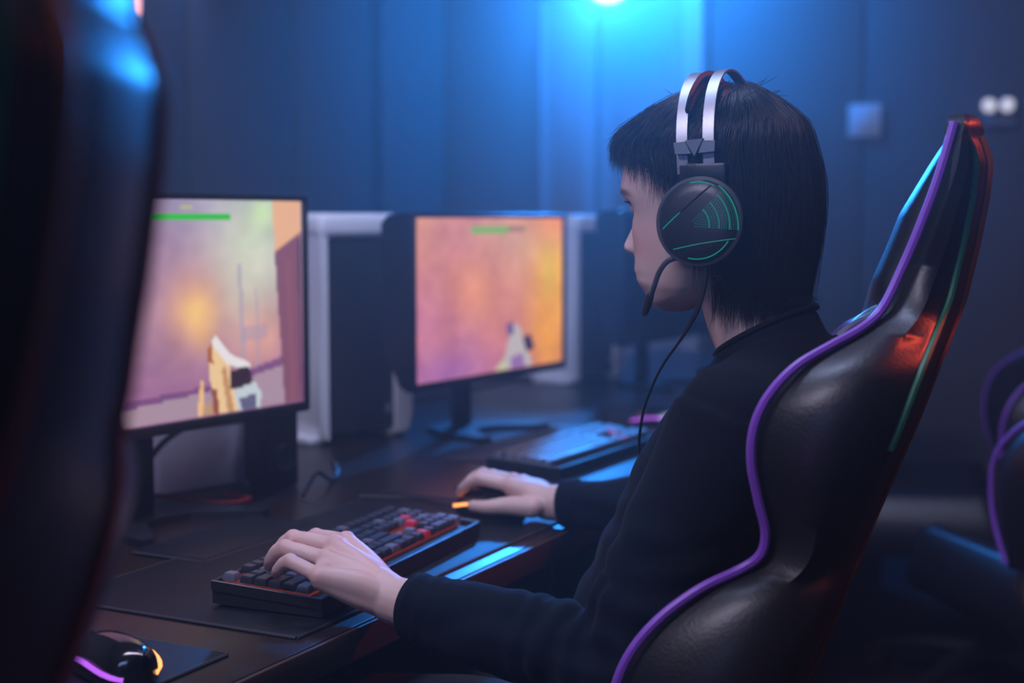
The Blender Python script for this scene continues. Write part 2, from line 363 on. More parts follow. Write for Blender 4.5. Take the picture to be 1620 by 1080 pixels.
# ------------------------------------------------------------------ monitors
SW, SH = 0.569, 0.325
def poly_mask(S, T, poly):
    inside = np.zeros(S.shape, bool); n = len(poly)
    for i in range(n):
        (x1, y1), (x2, y2) = poly[i], poly[(i + 1) % n]
        c = ((y1 > T) != (y2 > T)) & (S < (x2 - x1) * (T - y1) / (y2 - y1 + 1e-12) + x1); inside ^= c
    return inside
def paint(kind, ns, nt_):
    S, T = np.meshgrid(np.linspace(0, 1, ns), np.linspace(0, 1, nt_)); A = np.zeros((nt_, ns, 3))
    nz = np.array([[mnoise.noise(Vector((s * 7, t_ * 5, 3.1 + kind))) + 0.6 * mnoise.noise(Vector((s * 19, t_ * 15, kind))) for s in S[0]] for t_ in T[:, 0]])
    def blend(m, c, k=1.0):
        nonlocal A
        m = np.clip(m * k, 0, 1)[..., None]; A = A * (1 - m) + np.array(c, float) * m
    def blob(s, t_, rs, rt, c, k=1.0): blend(np.exp(-((S - s) / rs) ** 2 - ((T - t_) / rt) ** 2), c, k)
    def poly(pts, c, k=1.0): blend(poly_mask(S, T, pts).astype(float), c, k)
    if kind == 1:
        top, mid, bot = np.array([165, 156, 186.]), np.array([186, 146, 162.]), np.array([152, 96, 144.])
        A = np.where((T < 0.5)[..., None], top + (mid - top) * (T / 0.5)[..., None], mid + (bot - mid) * ((T - 0.5) / 0.5)[..., None])
        blob(0.3, 0.3, 0.25, 0.4, (150, 110, 150), 0.7)
        blob(0.80, 0.20, 0.16, 0.30, (208, 218, 190), 0.95); blob(0.76, 0.42, 0.12, 0.2, (205, 205, 185), 0.8)
        blob(0.84, 0.06, 0.05, 0.07, (215, 245, 180), 0.8)
        blob(0.82, 0.66, 0.12, 0.16, (225, 160, 140), 0.8)
        blob(0.57, 0.50, 0.11, 0.19, (226, 158, 138), 0.9); blob(0.58, 0.51, 0.065, 0.10, (250, 204, 122), 0.85); blob(0.60, 0.61, 0.04, 0.08, (245, 190, 125), 0.6)
        A += nz[..., None] * np.array([14, 12, 10])
        poly([(0.735, 0.30), (0.75, 0.30), (0.765, 0.75), (0.745, 0.75)], (168, 158, 182), 0.6)
        poly([(0.80, 0.42), (0.815, 0.42), (0.82, 0.8), (0.80, 0.8)], (176, 158, 176), 0.5)
        poly([(0.75, 0.60), (0.85, 0.59), (0.85, 0.66), (0.75, 0.67)], (168, 150, 175), 0.5)
        poly([(0.3, 0.99), (0.3, 0.90), (0.62, 0.885), (0.93, 0.80), (0.95, 1.0), (0.3, 1.0)], (172, 145, 160), 0.95)
        poly([(0.62, 0.86), (0.93, 0.755), (0.93, 0.80), (0.62, 0.885), (0.3, 0.92), (0.3, 0.885)], (120, 75, 125), 0.9)
        poly([(0.88, 0.0), (1.0, 0.0), (1.0, 0.17), (0.885, 0.25)], (238, 178, 135), 0.95)
        poly([(0.885, 0.25), (1.0, 0.15), (1.0, 1.0), (0.92, 1.0)], (128, 78, 100), 0.95)
        poly([(0.93, 0.30), (0.95, 0.28), (0.965, 1.0), (0.95, 1.0)], (150, 88, 98), 0.6)
        poly([(0.98, 0.2), (1.0, 0.17), (1.0, 1.0), (0.99, 1.0)], (92, 55, 85), 0.8)
        poly([(0.620, 0.70), (0.640, 0.645), (0.660, 0.66), (0.70, 0.78), (0.73, 1.0), (0.66, 1.0), (0.625, 0.84)], (238, 200, 150))
        poly([(0.618, 0.69), (0.632, 0.66), (0.638, 0.76), (0.62, 0.75)], (170, 95, 45)); poly([(0.63, 0.88), (0.65, 0.88), (0.66, 1.0), (0.635, 1.0)], (150, 80, 50))
        poly([(0.632, 0.66), (0.645, 0.625), (0.70, 0.72), (0.78, 0.775), (0.775, 0.81), (0.69, 0.77)], (232, 226, 226))
        poly([(0.668, 0.79), (0.685, 0.77), (0.715, 1.0), (0.69, 1.0)], (196, 146, 100))
        poly([(0.70, 0.80), (0.775, 0.79), (0.79, 0.86), (0.775, 0.88), (0.70, 0.89)], (52, 30, 42))
        poly([(0.715, 0.895), (0.80, 0.87), (0.825, 0.93), (0.815, 1.0), (0.73, 1.0)], (196, 206, 212)); poly([(0.735, 0.94), (0.80, 0.925), (0.80, 1.0), (0.745, 1.0)], (96, 96, 128))
        poly([(0.575, 1.0), (0.59, 0.83), (0.602, 0.83), (0.597, 1.0)], (240, 190, 130)); poly([(0.597, 0.96), (0.62, 0.93), (0.64, 1.0), (0.60, 1.0)], (190, 150, 110))
        poly([(0.25, 0.066), (0.715, 0.066), (0.715, 0.09), (0.25, 0.09)], (52, 190, 60)); poly([(0.53, 0.022), (0.57, 0.022), (0.57, 0.045), (0.53, 0.045)], (190, 190, 130), 0.7)
    else:
        a, b_ = np.array([222, 152, 118.]), np.array([205, 118, 125.])
        A = a + (b_ - a) * T[..., None]
        blob(0.28, 0.2, 0.2, 0.4, (206, 128, 128), 0.8); blob(0.75, 0.15, 0.3, 0.2, (214, 160, 130), 0.8)
        blob(0.35, 0.45, 0.2, 0.2, (236, 150, 100), 0.7); blob(0.05, 0.65, 0.2, 0.3, (196, 118, 150), 0.8)
        blob(0.2, 0.95, 0.3, 0.14, (176, 112, 172), 0.95); blob(0.3, 0.8, 0.1, 0.15, (190, 120, 160), 0.5)
        blob(0.98, 0.45, 0.20, 0.42, (250, 176, 30), 1.0); blob(0.90, 0.8, 0.14, 0.3, (244, 160, 44), 0.95); blob(0.9, 0.36, 0.06, 0.16, (225, 190, 40), 0.7); blob(0.97, 0.04, 0.2, 0.09, (245, 140, 60), 0.8)
        A += nz[..., None] * np.array([16, 14, 10])
        poly([(0.35, 0.05), (0.60, 0.05), (0.60, 0.10), (0.35, 0.10)], (120, 182, 72), 0.9); poly([(0.60, 0.055), (0.72, 0.055), (0.72, 0.09), (0.60, 0.09)], (150, 110, 80), 0.8)
        poly([(0.55, 1.0), (0.60, 0.80), (0.64, 0.70), (0.68, 0.72), (0.78, 1.0)], (192, 180, 178)); poly([(0.58, 0.70), (0.63, 0.68), (0.64, 0.76), (0.60, 0.78)], (112, 88, 140))
        poly([(0.70, 0.80), (0.76, 0.78), (0.79, 0.88), (0.73, 0.90)], (66, 40, 72)); poly([(0.62, 0.92), (0.70, 0.90), (0.72, 1.0), (0.62, 1.0)], (150, 110, 170)); poly([(0.50, 1.0), (0.56, 0.93), (0.60, 1.0)], (200, 200, 150))
    A = np.clip(A, 0, 255) / 255.0
    return np.where(A <= 0.04045, A / 12.92, ((A + 0.055) / 1.055) ** 2.4)
def monitor(label, loc, rz, kind, ztop):
    t = thing('monitor', label, 'monitor', loc, rz); zc = ztop - SH / 2
    ns, nt_ = 180, 104
    if kind:
        ys = np.linspace(-SW / 2, SW / 2, ns); zs = np.linspace(zc + SH / 2, zc - SH / 2, nt_)
        vs_ = [(0.0, float(a), float(b)) for b in zs for a in ys]
        fs = [(j * ns + i, (j + 1) * ns + i, (j + 1) * ns + i + 1, j * ns + i + 1) for j in range(nt_ - 1) for i in range(ns - 1)]
        me = bpy.data.meshes.new('screen'); me.from_pydata(vs_, [], fs)
        colr = paint(kind, ns, nt_).reshape(-1, 3); at = me.color_attributes.new('picture', 'FLOAT_COLOR', 'POINT')
        at.data.foreach_set('color', np.concatenate([colr, np.ones((len(colr), 1))], 1).astype(np.float32).ravel())
        me.materials.append(MATS['screen_image']); o = bpy.data.objects.new('screen', me); COL.objects.link(o); o.parent = t
    else: MB().box((-0.002, 0, zc), (0.004, SW, SH)).build('screen', 'gloss_plastic', t)
    e, d = 0.010, 0.016; m = MB()
    m.box((-0.004, 0, zc + SH / 2 + e / 2), (0.022, SW + 2 * e, e), 0.003); m.box((-0.004, 0, zc - SH / 2 - d / 2), (0.022, SW + 2 * e, d), 0.003)
    for s in (-1, 1): m.box((-0.004, s * (SW / 2 + e / 2), zc - 0.003), (0.022, e, SH + d), 0.003)
    m.build('bezel', 'black_plastic', t)
    hw = SW / 2 + e; z1, z0 = zc + SH / 2 + e, zc - SH / 2 - d
    MB().prism([(-0.008, z1), (-0.055, z1 - 0.004), (-0.072, z1 - 0.02), (-0.072, z0 + 0.10), (-0.03, z0 + 0.01), (-0.008, z0)], 'y', -hw, hw).build('back_shell', 'black_plastic', t)
    MB().box((-0.085, 0, (z0 + 0.1) / 2 + 0.02), (0.022, 0.055, z0 + 0.12), 0.006).build('stand_neck', 'black_plastic', t)
    b = MB(); b.prism([(-0.14, -0.05), (-0.06, -0.11), (0.06, -0.13), (0.065, -0.11), (-0.02, -0.045), (-0.03, 0), (-0.02, 0.045), (0.065, 0.11), (0.06, 0.13), (-0.06, 0.11), (-0.14, 0.05)], 'z', 0.0, 0.012)
    b.build('stand_base', 'black_plastic', t); return t
monitor('black monitor showing a pale pink game with an orange blast, nearest the player', (-1.381, 1.6235, DZ), math.radians(-5.24), 1, 0.482)
monitor('black monitor showing an orange and pink game, beside the white tower', (-1.3962, 2.6565, DZ), math.radians(-5.24), 2, 0.457)
monitor('switched off black monitor behind the player\'s face', (-1.375, 3.65, DZ), math.radians(-5), 0, 0.47)

# ------------------------------------------------------------------ computer towers
def tower(label, loc, rz, hgt=0.455):
    t = thing('computer_tower', label, 'computer', loc, rz); H = hgt; W = 0.10; Dp = 0.40
    MB().box((-Dp / 2 - 0.012, 0, H / 2 + 0.006), (Dp - 0.02, 2 * W - 0.03, H - 0.03), 0.008).build('body', 'black_plastic', t)
    MB().prism([(-W + 0.012, 0.02), (-W + 0.012, H - 0.055), (W - 0.014, H - 0.055), (W - 0.014, 0.02)], 'x', -0.03, -0.002).build('front_panel', 'dark_mesh', t)
    MB().box((-Dp / 2, 0, H - 0.027), (Dp + 0.02, 2 * W + 0.012, 0.052), 0.018, seg=4).build('top_shell', 'white_plastic', t)
    for s in (-1, 1):
        b = 0.03 if s > 0 else 0.008
        pr = [(s * (W - 0.014), H - 0.05), (s * (W + 0.004), H - 0.05), (s * (W + 0.002), H * 0.62), (s * (W + b * 0.5), H * 0.5), (s * (W + b), H * 0.36), (s * (W + b), 0.05), (s * (W + b - 0.012), 0.012), (s * (W - 0.014), 0.008)]
        MB().prism(pr, 'x', -Dp + 0.02, 0.008).build('side_shell', 'white_plastic', t)
        MB().box((-0.07, s * (W + 0.002), 0.008), (0.12, 0.05, 0.016), 0.005).build('foot', 'white_plastic', t)
    MB().box((0.003, W - 0.03, 0.06), (0.006, 0.014, 0.02), 0.002).build('power_button', 'grey_plastic', t)
    return t
tw = tower('white and black computer tower between the two lit screens', (-1.60, 2.455, DZ), math.radians(-20), 0.468)
dup(tw, (-1.60, 3.66, DZ), math.radians(-12), 'white and black computer tower in front of the player\'s face')
dup(tw, (-2.05, 2.98, DZ), math.radians(-20), 'white topped computer tower hidden behind the orange screen')
bd = thing('side_table', 'dark table behind the long desk carrying a spare tower', 'table', (-2.35, 3.0, 0)); L = (-2.35, 3.0, 0)
MB().box((-2.32, 3.0, DZ - 0.0175), (0.95, 2.4, 0.035), 0.003).build('tabletop', 'desk_wood', bd, L)
for sx in (-2.7, -1.95):
    for sy in (1.9, 4.1): MB().box((sx, sy, 0.356), (0.05, 0.05, 0.712), 0.003).build('leg', 'black_metal', bd, L)

# ------------------------------------------------------------------ pads, keyboards, mice
def pad(label, x0, x1, y0, y1, rz=0, m='rubber_pad', h=0.004):
    t = thing('mouse_pad', label, 'mouse pad', ((x0 + x1) / 2, (y0 + y1) / 2, DZ), rz); a, b = x1 - x0, y1 - y0
    MB().box((0, 0, h / 2), (a - 0.004, b - 0.004, h), 0.0012).build('surface', m, t)
    e = MB()
    for s in (-1, 1):
        e.tube([(s * (a / 2 - 0.001), -b / 2 + 0.002, h / 2), (s * (a / 2 - 0.001), b / 2 - 0.002, h / 2)], 0.002, 6)
        e.tube([(-a / 2 + 0.002, s * (b / 2 - 0.001), h / 2), (a / 2 - 0.002, s * (b / 2 - 0.001), h / 2)], 0.002, 6)
    e.build('stitched_edge', 'pad_edge', t); return t
pad('long black desk pad under the player\'s keyboard', -1.245, -0.888, 1.232, 1.985)
pad('small black mouse pad under the nearest mouse', -1.21, -0.918, 0.88, 1.155)
pad('black mat lying in front of the nearest monitor', -1.32, -1.195, 1.455, 1.715, h=0.007)
pad('blue glossy pad at the desk edge behind the player', -1.16, -0.885, 2.06, 2.74, 0, 'gloss_pad')
pad('dark pad lying before the orange screen', -1.33, -1.18, 2.32, 2.78, 0, 'gloss_pad')

KU = 0.0190
def keyboard(label, loc, rz, pale):
    t = thing('keyboard', label, 'keyboard', loc, rz)
    LN, WD = 0.445, 0.146
    MB().prism([(-WD / 2, 0.004), (-WD / 2, 0.026), (WD / 2, 0.018), (WD / 2, 0.002)], 'y', -LN / 2, LN / 2).build('case', 'black_plastic', t)
    MB().prism([(-WD / 2 + 0.007, 0.022), (-WD / 2 + 0.007, 0.0275), (WD / 2 - 0.027, 0.0216), (WD / 2 - 0.027, 0.015)], 'y', -LN / 2 + 0.007, LN / 2 - 0.007).build('key_plate', 'cushion' if pale else 'kb_glow', t)
    for s_ in (-1, 1):
        MB().prism([(-WD / 2, 0.02), (-WD / 2, 0.0312), (WD / 2, 0.0236), (WD / 2, 0.012)], 'y', s_ * LN / 2 - 0.0025, s_ * LN / 2 + 0.0025).build('end_rim', 'black_plastic', t)
        MB().box((s_ * (WD / 2 - 0.003), 0, 0.0285 if s_ < 0 else 0.0195), (0.006, LN, 0.008), 0.0015).build('long_rim', 'black_plastic', t)
        MB().tube([(-WD / 2 + 0.001, s_ * (LN / 2 + 0.002), 0.0313), (WD / 2 - 0.001, s_ * (LN / 2 + 0.002), 0.0238)], 0.0008, 6).build('edge_trim', 'grey_plastic', t)
    cache = {}
    def key(xc, yc, wu, m, hu=1.0):
        k = (wu, m, hu)
        if k not in cache:
            a, b = KU * wu - 0.0022, KU * hu - 0.0022; h = 0.0085; i = 0.0027
            q = MB(); q.loft([[(-b / 2, -a / 2, 0), (b / 2, -a / 2, 0), (b / 2, a / 2, 0), (-b / 2, a / 2, 0)],
                              [(-b / 2 + i * .4, -a / 2 + i * .4, h * .7), (b / 2 - i * .4, -a / 2 + i * .4, h * .7), (b / 2 - i * .4, a / 2 - i * .4, h * .7), (-b / 2 + i * .4, a / 2 - i * .4, h * .7)],
                              [(-b / 2 + i * .7, -a / 2 + i, h), (b / 2 - i, -a / 2 + i, h), (b / 2 - i, a / 2 - i, h), (-b / 2 + i * .7, a / 2 - i, h)]])
            me = q.mesh('key'); me.materials.append(MATS[m]); cache[k] = me
        o = bpy.data.objects.new('key', cache[k]); COL.objects.link(o); o.parent = t
        z = 0.0275 - (xc + WD / 2) / WD * 0.0075 + 0.0028
        o.location = (xc, yc, z); o.rotation_euler = (0, 0.055, 0)
    rows = [[1, -1, 1, 1, 1, 1, -.5, 1, 1, 1, 1, -.5, 1, 1, 1, 1, -.25, 1, 1, 1, -.25, 1, 1, 1, 1],
            [1] * 13 + [2, -.25, 1, 1, 1, -.25, 1, 1, 1, 1], [1.5] + [1] * 12 + [1.5, -.25, 1, 1, 1, -.25, 1, 1, 1, 1],
            [1.75] + [1] * 11 + [2.25, -3.5, 1, 1, 1], [2.25] + [1] * 10 + [2.75, -1.25, 1, -1.25, 1, 1, 1, 1],
            [1.25, 1.25, 1.25, 6.25, 1.25, 1.25, 1.25, 1.25, -.25, 1, 1, 1, -.25, 2, 1, 1]]
    for r, row in enumerate(rows):
        u = 0.0
        for k, wd in enumerate(row):
            if wd < 0: u -= wd; continue
            yc = -LN / 2 + 0.0085 + (u + wd / 2) * KU; xc = -WD / 2 + 0.0155 + (r + (0.25 if r else 0)) * KU * 0.985
            red = (r, k) in ((4, 12), (5, 10), (3, 14), (2, 20))
            key(xc, yc, wd, 'keycap_red' if red else ('keycap_pale' if pale or (r + 2 * k) % 5 == 0 else 'keycap'))
            u += wd
    return t
KB1 = (-0.993, 1.515, DZ + 0.004)
keyboard('black mechanical keyboard with orange glow under the player\'s left hand', KB1, math.radians(5.0), False)
keyboard('blue lit keyboard on the desk behind the player\'s right arm', (-1.09, 2.42, DZ + 0.004), math.radians(-2), True)

def mouse(label, loc, rz, led, rim):
    t = thing('computer_mouse', label, 'mouse', loc, rz)
    rings = []     # length along x (front -x), 0.122 long, 0.064 wide, 0.04 high
    for i in range(15):
        a = i / 14; x_ = -0.061 + 0.122 * a; wv = 0.031 * (1 - abs(2 * a - 1) ** 3.2) ** 0.5 * (0.92 + 0.1 * a) + 0.0015
        hv = 0.039 * (1 - abs((a - 0.6) / 0.62) ** 2.4) ** 0.5 if abs((a - 0.6) / 0.62) < 1 else 0.002
        hv = max(hv, 0.006 if 0 < i < 14 else 0.004)
        ring = [(x_, wv * math.cos(th), 0.003 + hv * max(0, math.sin(th)) ** 0.8) for th in np.linspace(0, PI, 15)]
        ring += [(x_, wv * 0.85 * c, 0.0005) for c in (-0.8, 0, 0.8)]; rings.append(ring)
    MB().loft(rings).build('shell', 'gloss_plastic', t)
    MB().tube([(-0.02, 0, 0.0345), (-0.035, 0, 0.0305), (-0.05, 0, 0.024)], 0.0018, 6).build('button_split', 'grey_plastic', t)
    wh = MB().lathe([(0.008, -0.0035), (0.0095, -0.002), (0.0095, 0.002), (0.008, 0.0035)], (-0.036, 0, 0.027), (0, 1, 0), 16).build('scroll_wheel', 'cushion', t)
    for s, mname in ((-1, led), (1, rim)):
        if not mname: continue
        pts = [(-0.056 + 0.11 * a, s * (0.0325 * (1 - abs(2 * (0.04 + 0.92 * a) - 1) ** 3.2) ** 0.5 * (0.94 + 0.1 * a) + 0.0012), 0.010 + 0.010 * math.sin(PI * a)) for a in (np.linspace(0.0, 0.45, 10) if rim is None else np.linspace(0, 1, 14))]
        MB().tube(pts, 0.0026, 6).build('light_strip', mname, t)
    MB().tube(smooth_curve([(-0.06, 0, 0.008), (-0.085, 0.004, 0.004), (-0.16, 0.03, 0.0025), (-0.25, 0.0, 0.0025)], 6), 0.0018, 6).build('cable', 'cable', t)
    return t
PZ = DZ + 0.0045
mouse('black gaming mouse with an orange light strip under the player\'s right hand', (-1.003, 1.897, PZ), math.radians(-4), 'orange_led', None)
mouse('glossy black mouse with purple and orange edge lights at the near desk end', (-0.975, 1.045, PZ), math.radians(-20), 'purple_led', 'orange_led')
mouse('small mouse glowing purple beyond the player\'s chest', (*at_z(1040, 672, DZ)[:2], DZ), math.radians(10), 'purple_led', 'purple_led')

# things behind the nearest monitor
p = at_z(300, 768, DZ)
t = thing('lit_wall_block', 'pale lavender block standing in for the lit wall behind the nearest monitor stand', 'box', (-1.60, 1.90, DZ), math.radians(-18))  # added block in place of the lit wall seen past the stand
MB().box((0, 0, 0.055), (0.12, 0.17, 0.11), 0.003).build('body', 'lit_wall_lavender', t); MB().box((0, 0, 0.112), (0.124, 0.174, 0.012), 0.002).build('lid', 'lit_wall_lavender', t)
t = thing('desk_speaker', 'small black speaker standing right of the lavender block', 'speaker', (-1.43, 1.955, DZ), math.radians(-20))
MB().box((-0.04, 0, 0.075), (0.08, 0.06, 0.15), 0.006).build('cabinet', 'black_plastic', t)
MB().lathe([(0.024, 0.0), (0.022, 0.003), (0.008, -0.004)], (0.001, 0, 0.05), (1, 0, 0), 20).build('driver_cone', 'cushion', t)
MB().lathe([(0.012, 0.0), (0.011, 0.002), (0.004, -0.002)], (0.001, 0, 0.11), (1, 0, 0), 16).build('tweeter', 'cushion', t)
t = thing('usb_hub', 'little black hub with a red light behind the nearest monitor', 'hub', (-1.57, 1.66, DZ))
MB().box((0, 0, 0.012), (0.05, 0.09, 0.024), 0.004).build('case', 'black_plastic', t)
for k in (-0.03, 0.0, 0.03): MB().box((0.0255, k, 0.012), (0.002, 0.014, 0.008), 0.0005).build('port', 'red_led', t)
def wire(label, pts, r=0.0032, m='cable', cat='cable', name='cable'):
    o = MB().tube(smooth_curve(pts, 8), r, 8).build(name, m, None, pts[0]); o.location = tuple(map(float, pts[0])); return tag(o, label, cat)
wire('thick black cable looping under the nearest screen', [(-1.50, 1.93, 0.885), (-1.51, 1.84, 0.875), (-1.52, 1.76, 0.85), (-1.54, 1.72, 0.80), (-1.58, 1.74, DZ + 0.008), (-1.66, 1.78, DZ + 0.008)], 0.005)
wire('cable with red light put into its colour lying tangled at the nearest monitor stand', [(-1.53, 1.66, DZ + 0.008), (-1.51, 1.72, DZ + 0.018), (-1.42, 1.76, DZ + 0.008), (-1.40, 1.82, DZ + 0.006), (-1.47, 1.84, DZ + 0.006)], 0.004, 'cable_red_lit')
wire('thin black cable curling beside the lavender block', [(-1.34, 1.88, DZ + 0.005), (-1.36, 1.95, DZ + 0.03), (-1.38, 2.02, DZ + 0.005), (-1.42, 2.1, DZ + 0.005), (-1.5, 2.2, DZ + 0.005)], 0.0035)
p = at_z(186, 824, DZ + 0.01)
t = thing('desk_clip', 'small chrome cable clip near the black mat', 'clip', (p[0], p[1], DZ + 0.007))
MB().lathe([(0.014, 0), (0.014, 0.004), (0.006, 0.008)], (0, 0, 0)).build('base', 'steel', t)
MB().tube([(0.0, -0.008, 0.006), (0, -0.01, 0.018), (0, 0, 0.026), (0, 0.01, 0.018), (0, 0.008, 0.006)], 0.003, 8).build('loop', 'steel', t)

# ------------------------------------------------------------------ gaming chair (faces -x; local origin on the floor below the seat)
CCX, CCY = -0.56, 1.56
PIPE = [(1520, 197, .112), (1494, 285, .122), (1464, 365, .128), (1436, 430, .134), (1405, 492, .15), (1370, 524, .18), (1320, 552, .215), (1268, 584, .245), (1226, 630, .262), (1204, 680, .268),
        (1200, 735, .268), (1211, 795, .262), (1222, 845, .256), (1213, 880, .256), (1180, 903, .26), (1120, 932, .280), (1060, 975, .296), (1015, 1025, .308), (988, 1080, .315), (976, 1150, .315), (985, 1250, .31), (1030, 1370, .30)]
CRZ = math.radians(9)
def chair_pt(px, py, hw):       # point of the ray on the chair's near side, hw from its middle plane, in chair coordinates
    c_, s_ = math.cos(-CRZ), math.sin(-CRZ); v = ray(px, py); o = cC - np.array([CCX, CCY, 0])
    rot = lambda q: np.array([q[0] * c_ - q[1] * s_, q[0] * s_ + q[1] * c_, q[2]])
    v, o = rot(v), rot(o); return o + v * ((-hw - o[1]) / v[1])
pp = []
for px, py, hw in PIPE:
    q = chair_pt(px, py, hw); pp.append((q[0], -hw, q[2]))
pp = smooth_curve(pp, 5)
zs_ = np.array([q[2] for q in pp]); o_ = np.argsort(zs_)
xp_f = lambda z: float(np.interp(z, zs_[o_], np.array([q[0] for q in pp])[o_])); hw_f = lambda z: float(np.interp(z, zs_[o_], np.array([-q[1] for q in pp])[o_]))
XB = [chair_pt(*q) for q in ((1532, 196, .10), (1552, 222, .105), (1562, 255, .11), (1556, 310, .112), (1540, 390, .125), (1518, 480, .145), (1478, 580, .22), (1440, 680, .25), (1392, 790, .25), (1345, 900, .25), (1305, 1000, .26), (1272, 1080, .26))]
XB = np.array(sorted([(q[2], q[0]) for q in XB] + [(.6, XB[-1][0] - .07), (.45, XB[-1][0] - .12)]))
xb_f = lambda z: float(np.interp(z, XB[:, 0], XB[:, 1]))
ZT, ZB = float(zs_.max()), float(zs_.min())
def back_ring(z):
    xb, xp, hw = xb_f(z), xp_f(z), hw_f(z); xb = max(xb, xp + 0.018)
    th = xb - xp
    hd = float(np.clip((z - 1.07) / 0.07, 0, 1)); bu = float(np.clip((ZT - z) / 0.09, 0.02, 1)) ** 0.55     # headrest share, bulge
    xc = (xb - 0.075) * (1 - hd) + (xp - 0.036 * bu) * hd
    half = [(xb + 0.006, 0), (xb + 0.004, hw * 0.5), (xb - 0.004, hw - 0.035), (xb - 0.018, hw - 0.010), (xb - 0.03 - th * 0.1, hw + 0.004),
            (xb - th * 0.5, hw + 0.014 * (1 - hd) + 0.004), (xp + th * 0.22, hw + 0.010), (xp + 0.008, hw + 0.002), (xp - 0.004, hw - 0.006)]
    inn = [(xp - 0.006, hw - 0.016), (xp * 0.85 + xc * 0.15 + 0.004, hw - 0.034), (xp * 0.45 + xc * 0.55, hw - 0.062), (xp * .1 + xc * .9, hw - 0.09), (xc, hw * 0.45), (xc + 0.004, hw * 0.2), (xc + 0.004, 0)]
    inh = [(xp - 0.013 * bu, hw - 0.008), (xp - 0.024 * bu, hw - 0.020), (xp - 0.031 * bu, hw - 0.038), (xp - 0.035 * bu, hw - 0.06), (xc, hw * 0.40), (xc, hw * 0.2), (xc, 0)]
    half += [(a[0] * (1 - hd) + b[0] * hd, a[1] * (1 - hd) + b[1] * hd) for a, b in zip(inn, inh)]
    ring = [(x_, -y_, z) for x_, y_ in half] + [(x_, y_, z) for x_, y_ in half[-2:0:-1]]
    return ring
def make_chair(label):
    t = thing('gaming_chair', label, 'chair', (CCX, CCY, 0), CRZ)
    rings = [back_ring(z) for z in np.linspace(ZB, ZT - 0.002, 130)]
    top = np.array(rings[-1]); c = top.mean(0)
    for a, dz in ((0.95, 0.006), (0.82, 0.012), (0.55, 0.017), (0.2, 0.019)):
        q = c + (top - c) * np.array([a, a, 1]); q[:, 2] += dz; rings.append([tuple(v) for v in q])
    bk = MB().loft(rings).build('backrest', 'leather', t, angle=80)
    for s in (1, -1):
        MB().tube([(q[0] - 0.006, s * (q[1] - 0.006), q[2] + 0.002) for q in pp], 0.0050, 8).build('piping', 'purple_piping', t)
    zz = np.linspace(ZB + 0.1, ZT - 0.01, 50)
    for s in (1, -1):
        MB().tube([(max(xb_f(z), xp_f(z) + 0.018) - 0.010, s * (hw_f(z) - 0.020), z) for z in zz if z > 0.98], 0.0035, 6).build('back_seam', 'green_piping', t)
        MB().tube([(max(xb_f(z), xp_f(z) + 0.018) + 0.004, s * (hw_f(z) * 0.55), z) for z in zz], 0.0035, 6).build('back_seam', 'orange_piping', t)
    # belt holes with trims
    for s in (-1, 1):
        lp = [chair_pt(*q) for q in ((1334, 537, .205), (1352, 522, .185), (1372, 510, .165), (1392, 500, .148), (1408, 492, .132))]
        inn = [q + np.array([0.012, 0.042, 0.010]) for q in lp[::-1]]
        pts = smooth_curve([(q[0] - 0.006, -s * q[1], q[2]) for q in lp + inn + lp[:1]], 4)
        MB().tube(pts, 0.0055, 8, cap=False).build('belt_hole_trim', 'steel', t)
    # seat
    rs = []
    for a in np.linspace(0, 1, 16):
        x_ = (xb_f(0.52) - 0.06) - a * 0.50; ww = 0.262 - 0.02 * a; e = min(1, 12 * a + .5, 12 * (1 - a) + 0.45); zt = 0.50 - 0.02 * a
        sec = [(-ww, 0.40), (-ww - .004, 0.45), (-ww + 0.01, zt + 0.05 * e), (-ww + 0.05, zt + 0.06 * e), (-ww + 0.10, zt), (-0.1, zt - 0.012), (0, zt - 0.01)]
        sec = sec + [(-y_, z_) for y_, z_ in sec[-2::-1]] + [(ww * .8, 0.385), (-ww * .8, 0.385)]
        rs.append([(x_, y_, 0.385 + (z_ - 0.385) * (0.55 + .45 * e)) for y_, z_ in sec])
    MB().loft(rs).build('seat', 'leather', t, angle=80)
    MB().box((0.02, 0, 0.36), (0.26, 0.22, 0.04), 0.008).build('tilt_mechanism', 'black_metal', t)
    MB().box((0.155, 0, 0.42), (0.05, 0.40, 0.09), 0.01).build('back_bracket', 'black_metal', t)
    MB().tube([(0, 0, 0.09), (0, 0, 0.2), (0, 0, 0.201), (0, 0, 0.35)], [0.03, 0.03, 0.018, 0.018], 14).build('gas_column', 'black_metal', t)
    for k in range(5):
        a = 2 * PI * k / 5 + 0.3; d = Vector((math.cos(a), math.sin(a), 0))
        lg = MB().tube([d * 0.02 + Vector((0, 0, .11)), d * 0.16 + Vector((0, 0, .105)), d * 0.31 + Vector((0, 0, .075))], [0.032, 0.026, 0.018], 8).build('base_leg', 'black_plastic', t)
        MB().lathe([(0.012, -0.022), (0.028, -0.02), (0.03, -0.006), (0.02, 0), (0.03, 0.006), (0.028, 0.02), (0.012, 0.022)], d * 0.31 + Vector((0, 0, 0.0305)), (-d.y, d.x, 0), 18).build('caster', 'black_plastic', lg)
    return t
chair = make_chair('black gaming chair with purple piping carrying the player')
dup(chair, (-0.69, 0.298, 0), 0.475, 'dark gaming chair in the near left corner, very close and blurred')
dup(chair, (-0.13, 2.92, 0), math.radians(-52), 'empty gaming chair half hidden behind the player\'s chair')
dup(chair, (-0.52, 3.72, 0), math.radians(12), 'farthest gaming chair at the right edge of the picture')

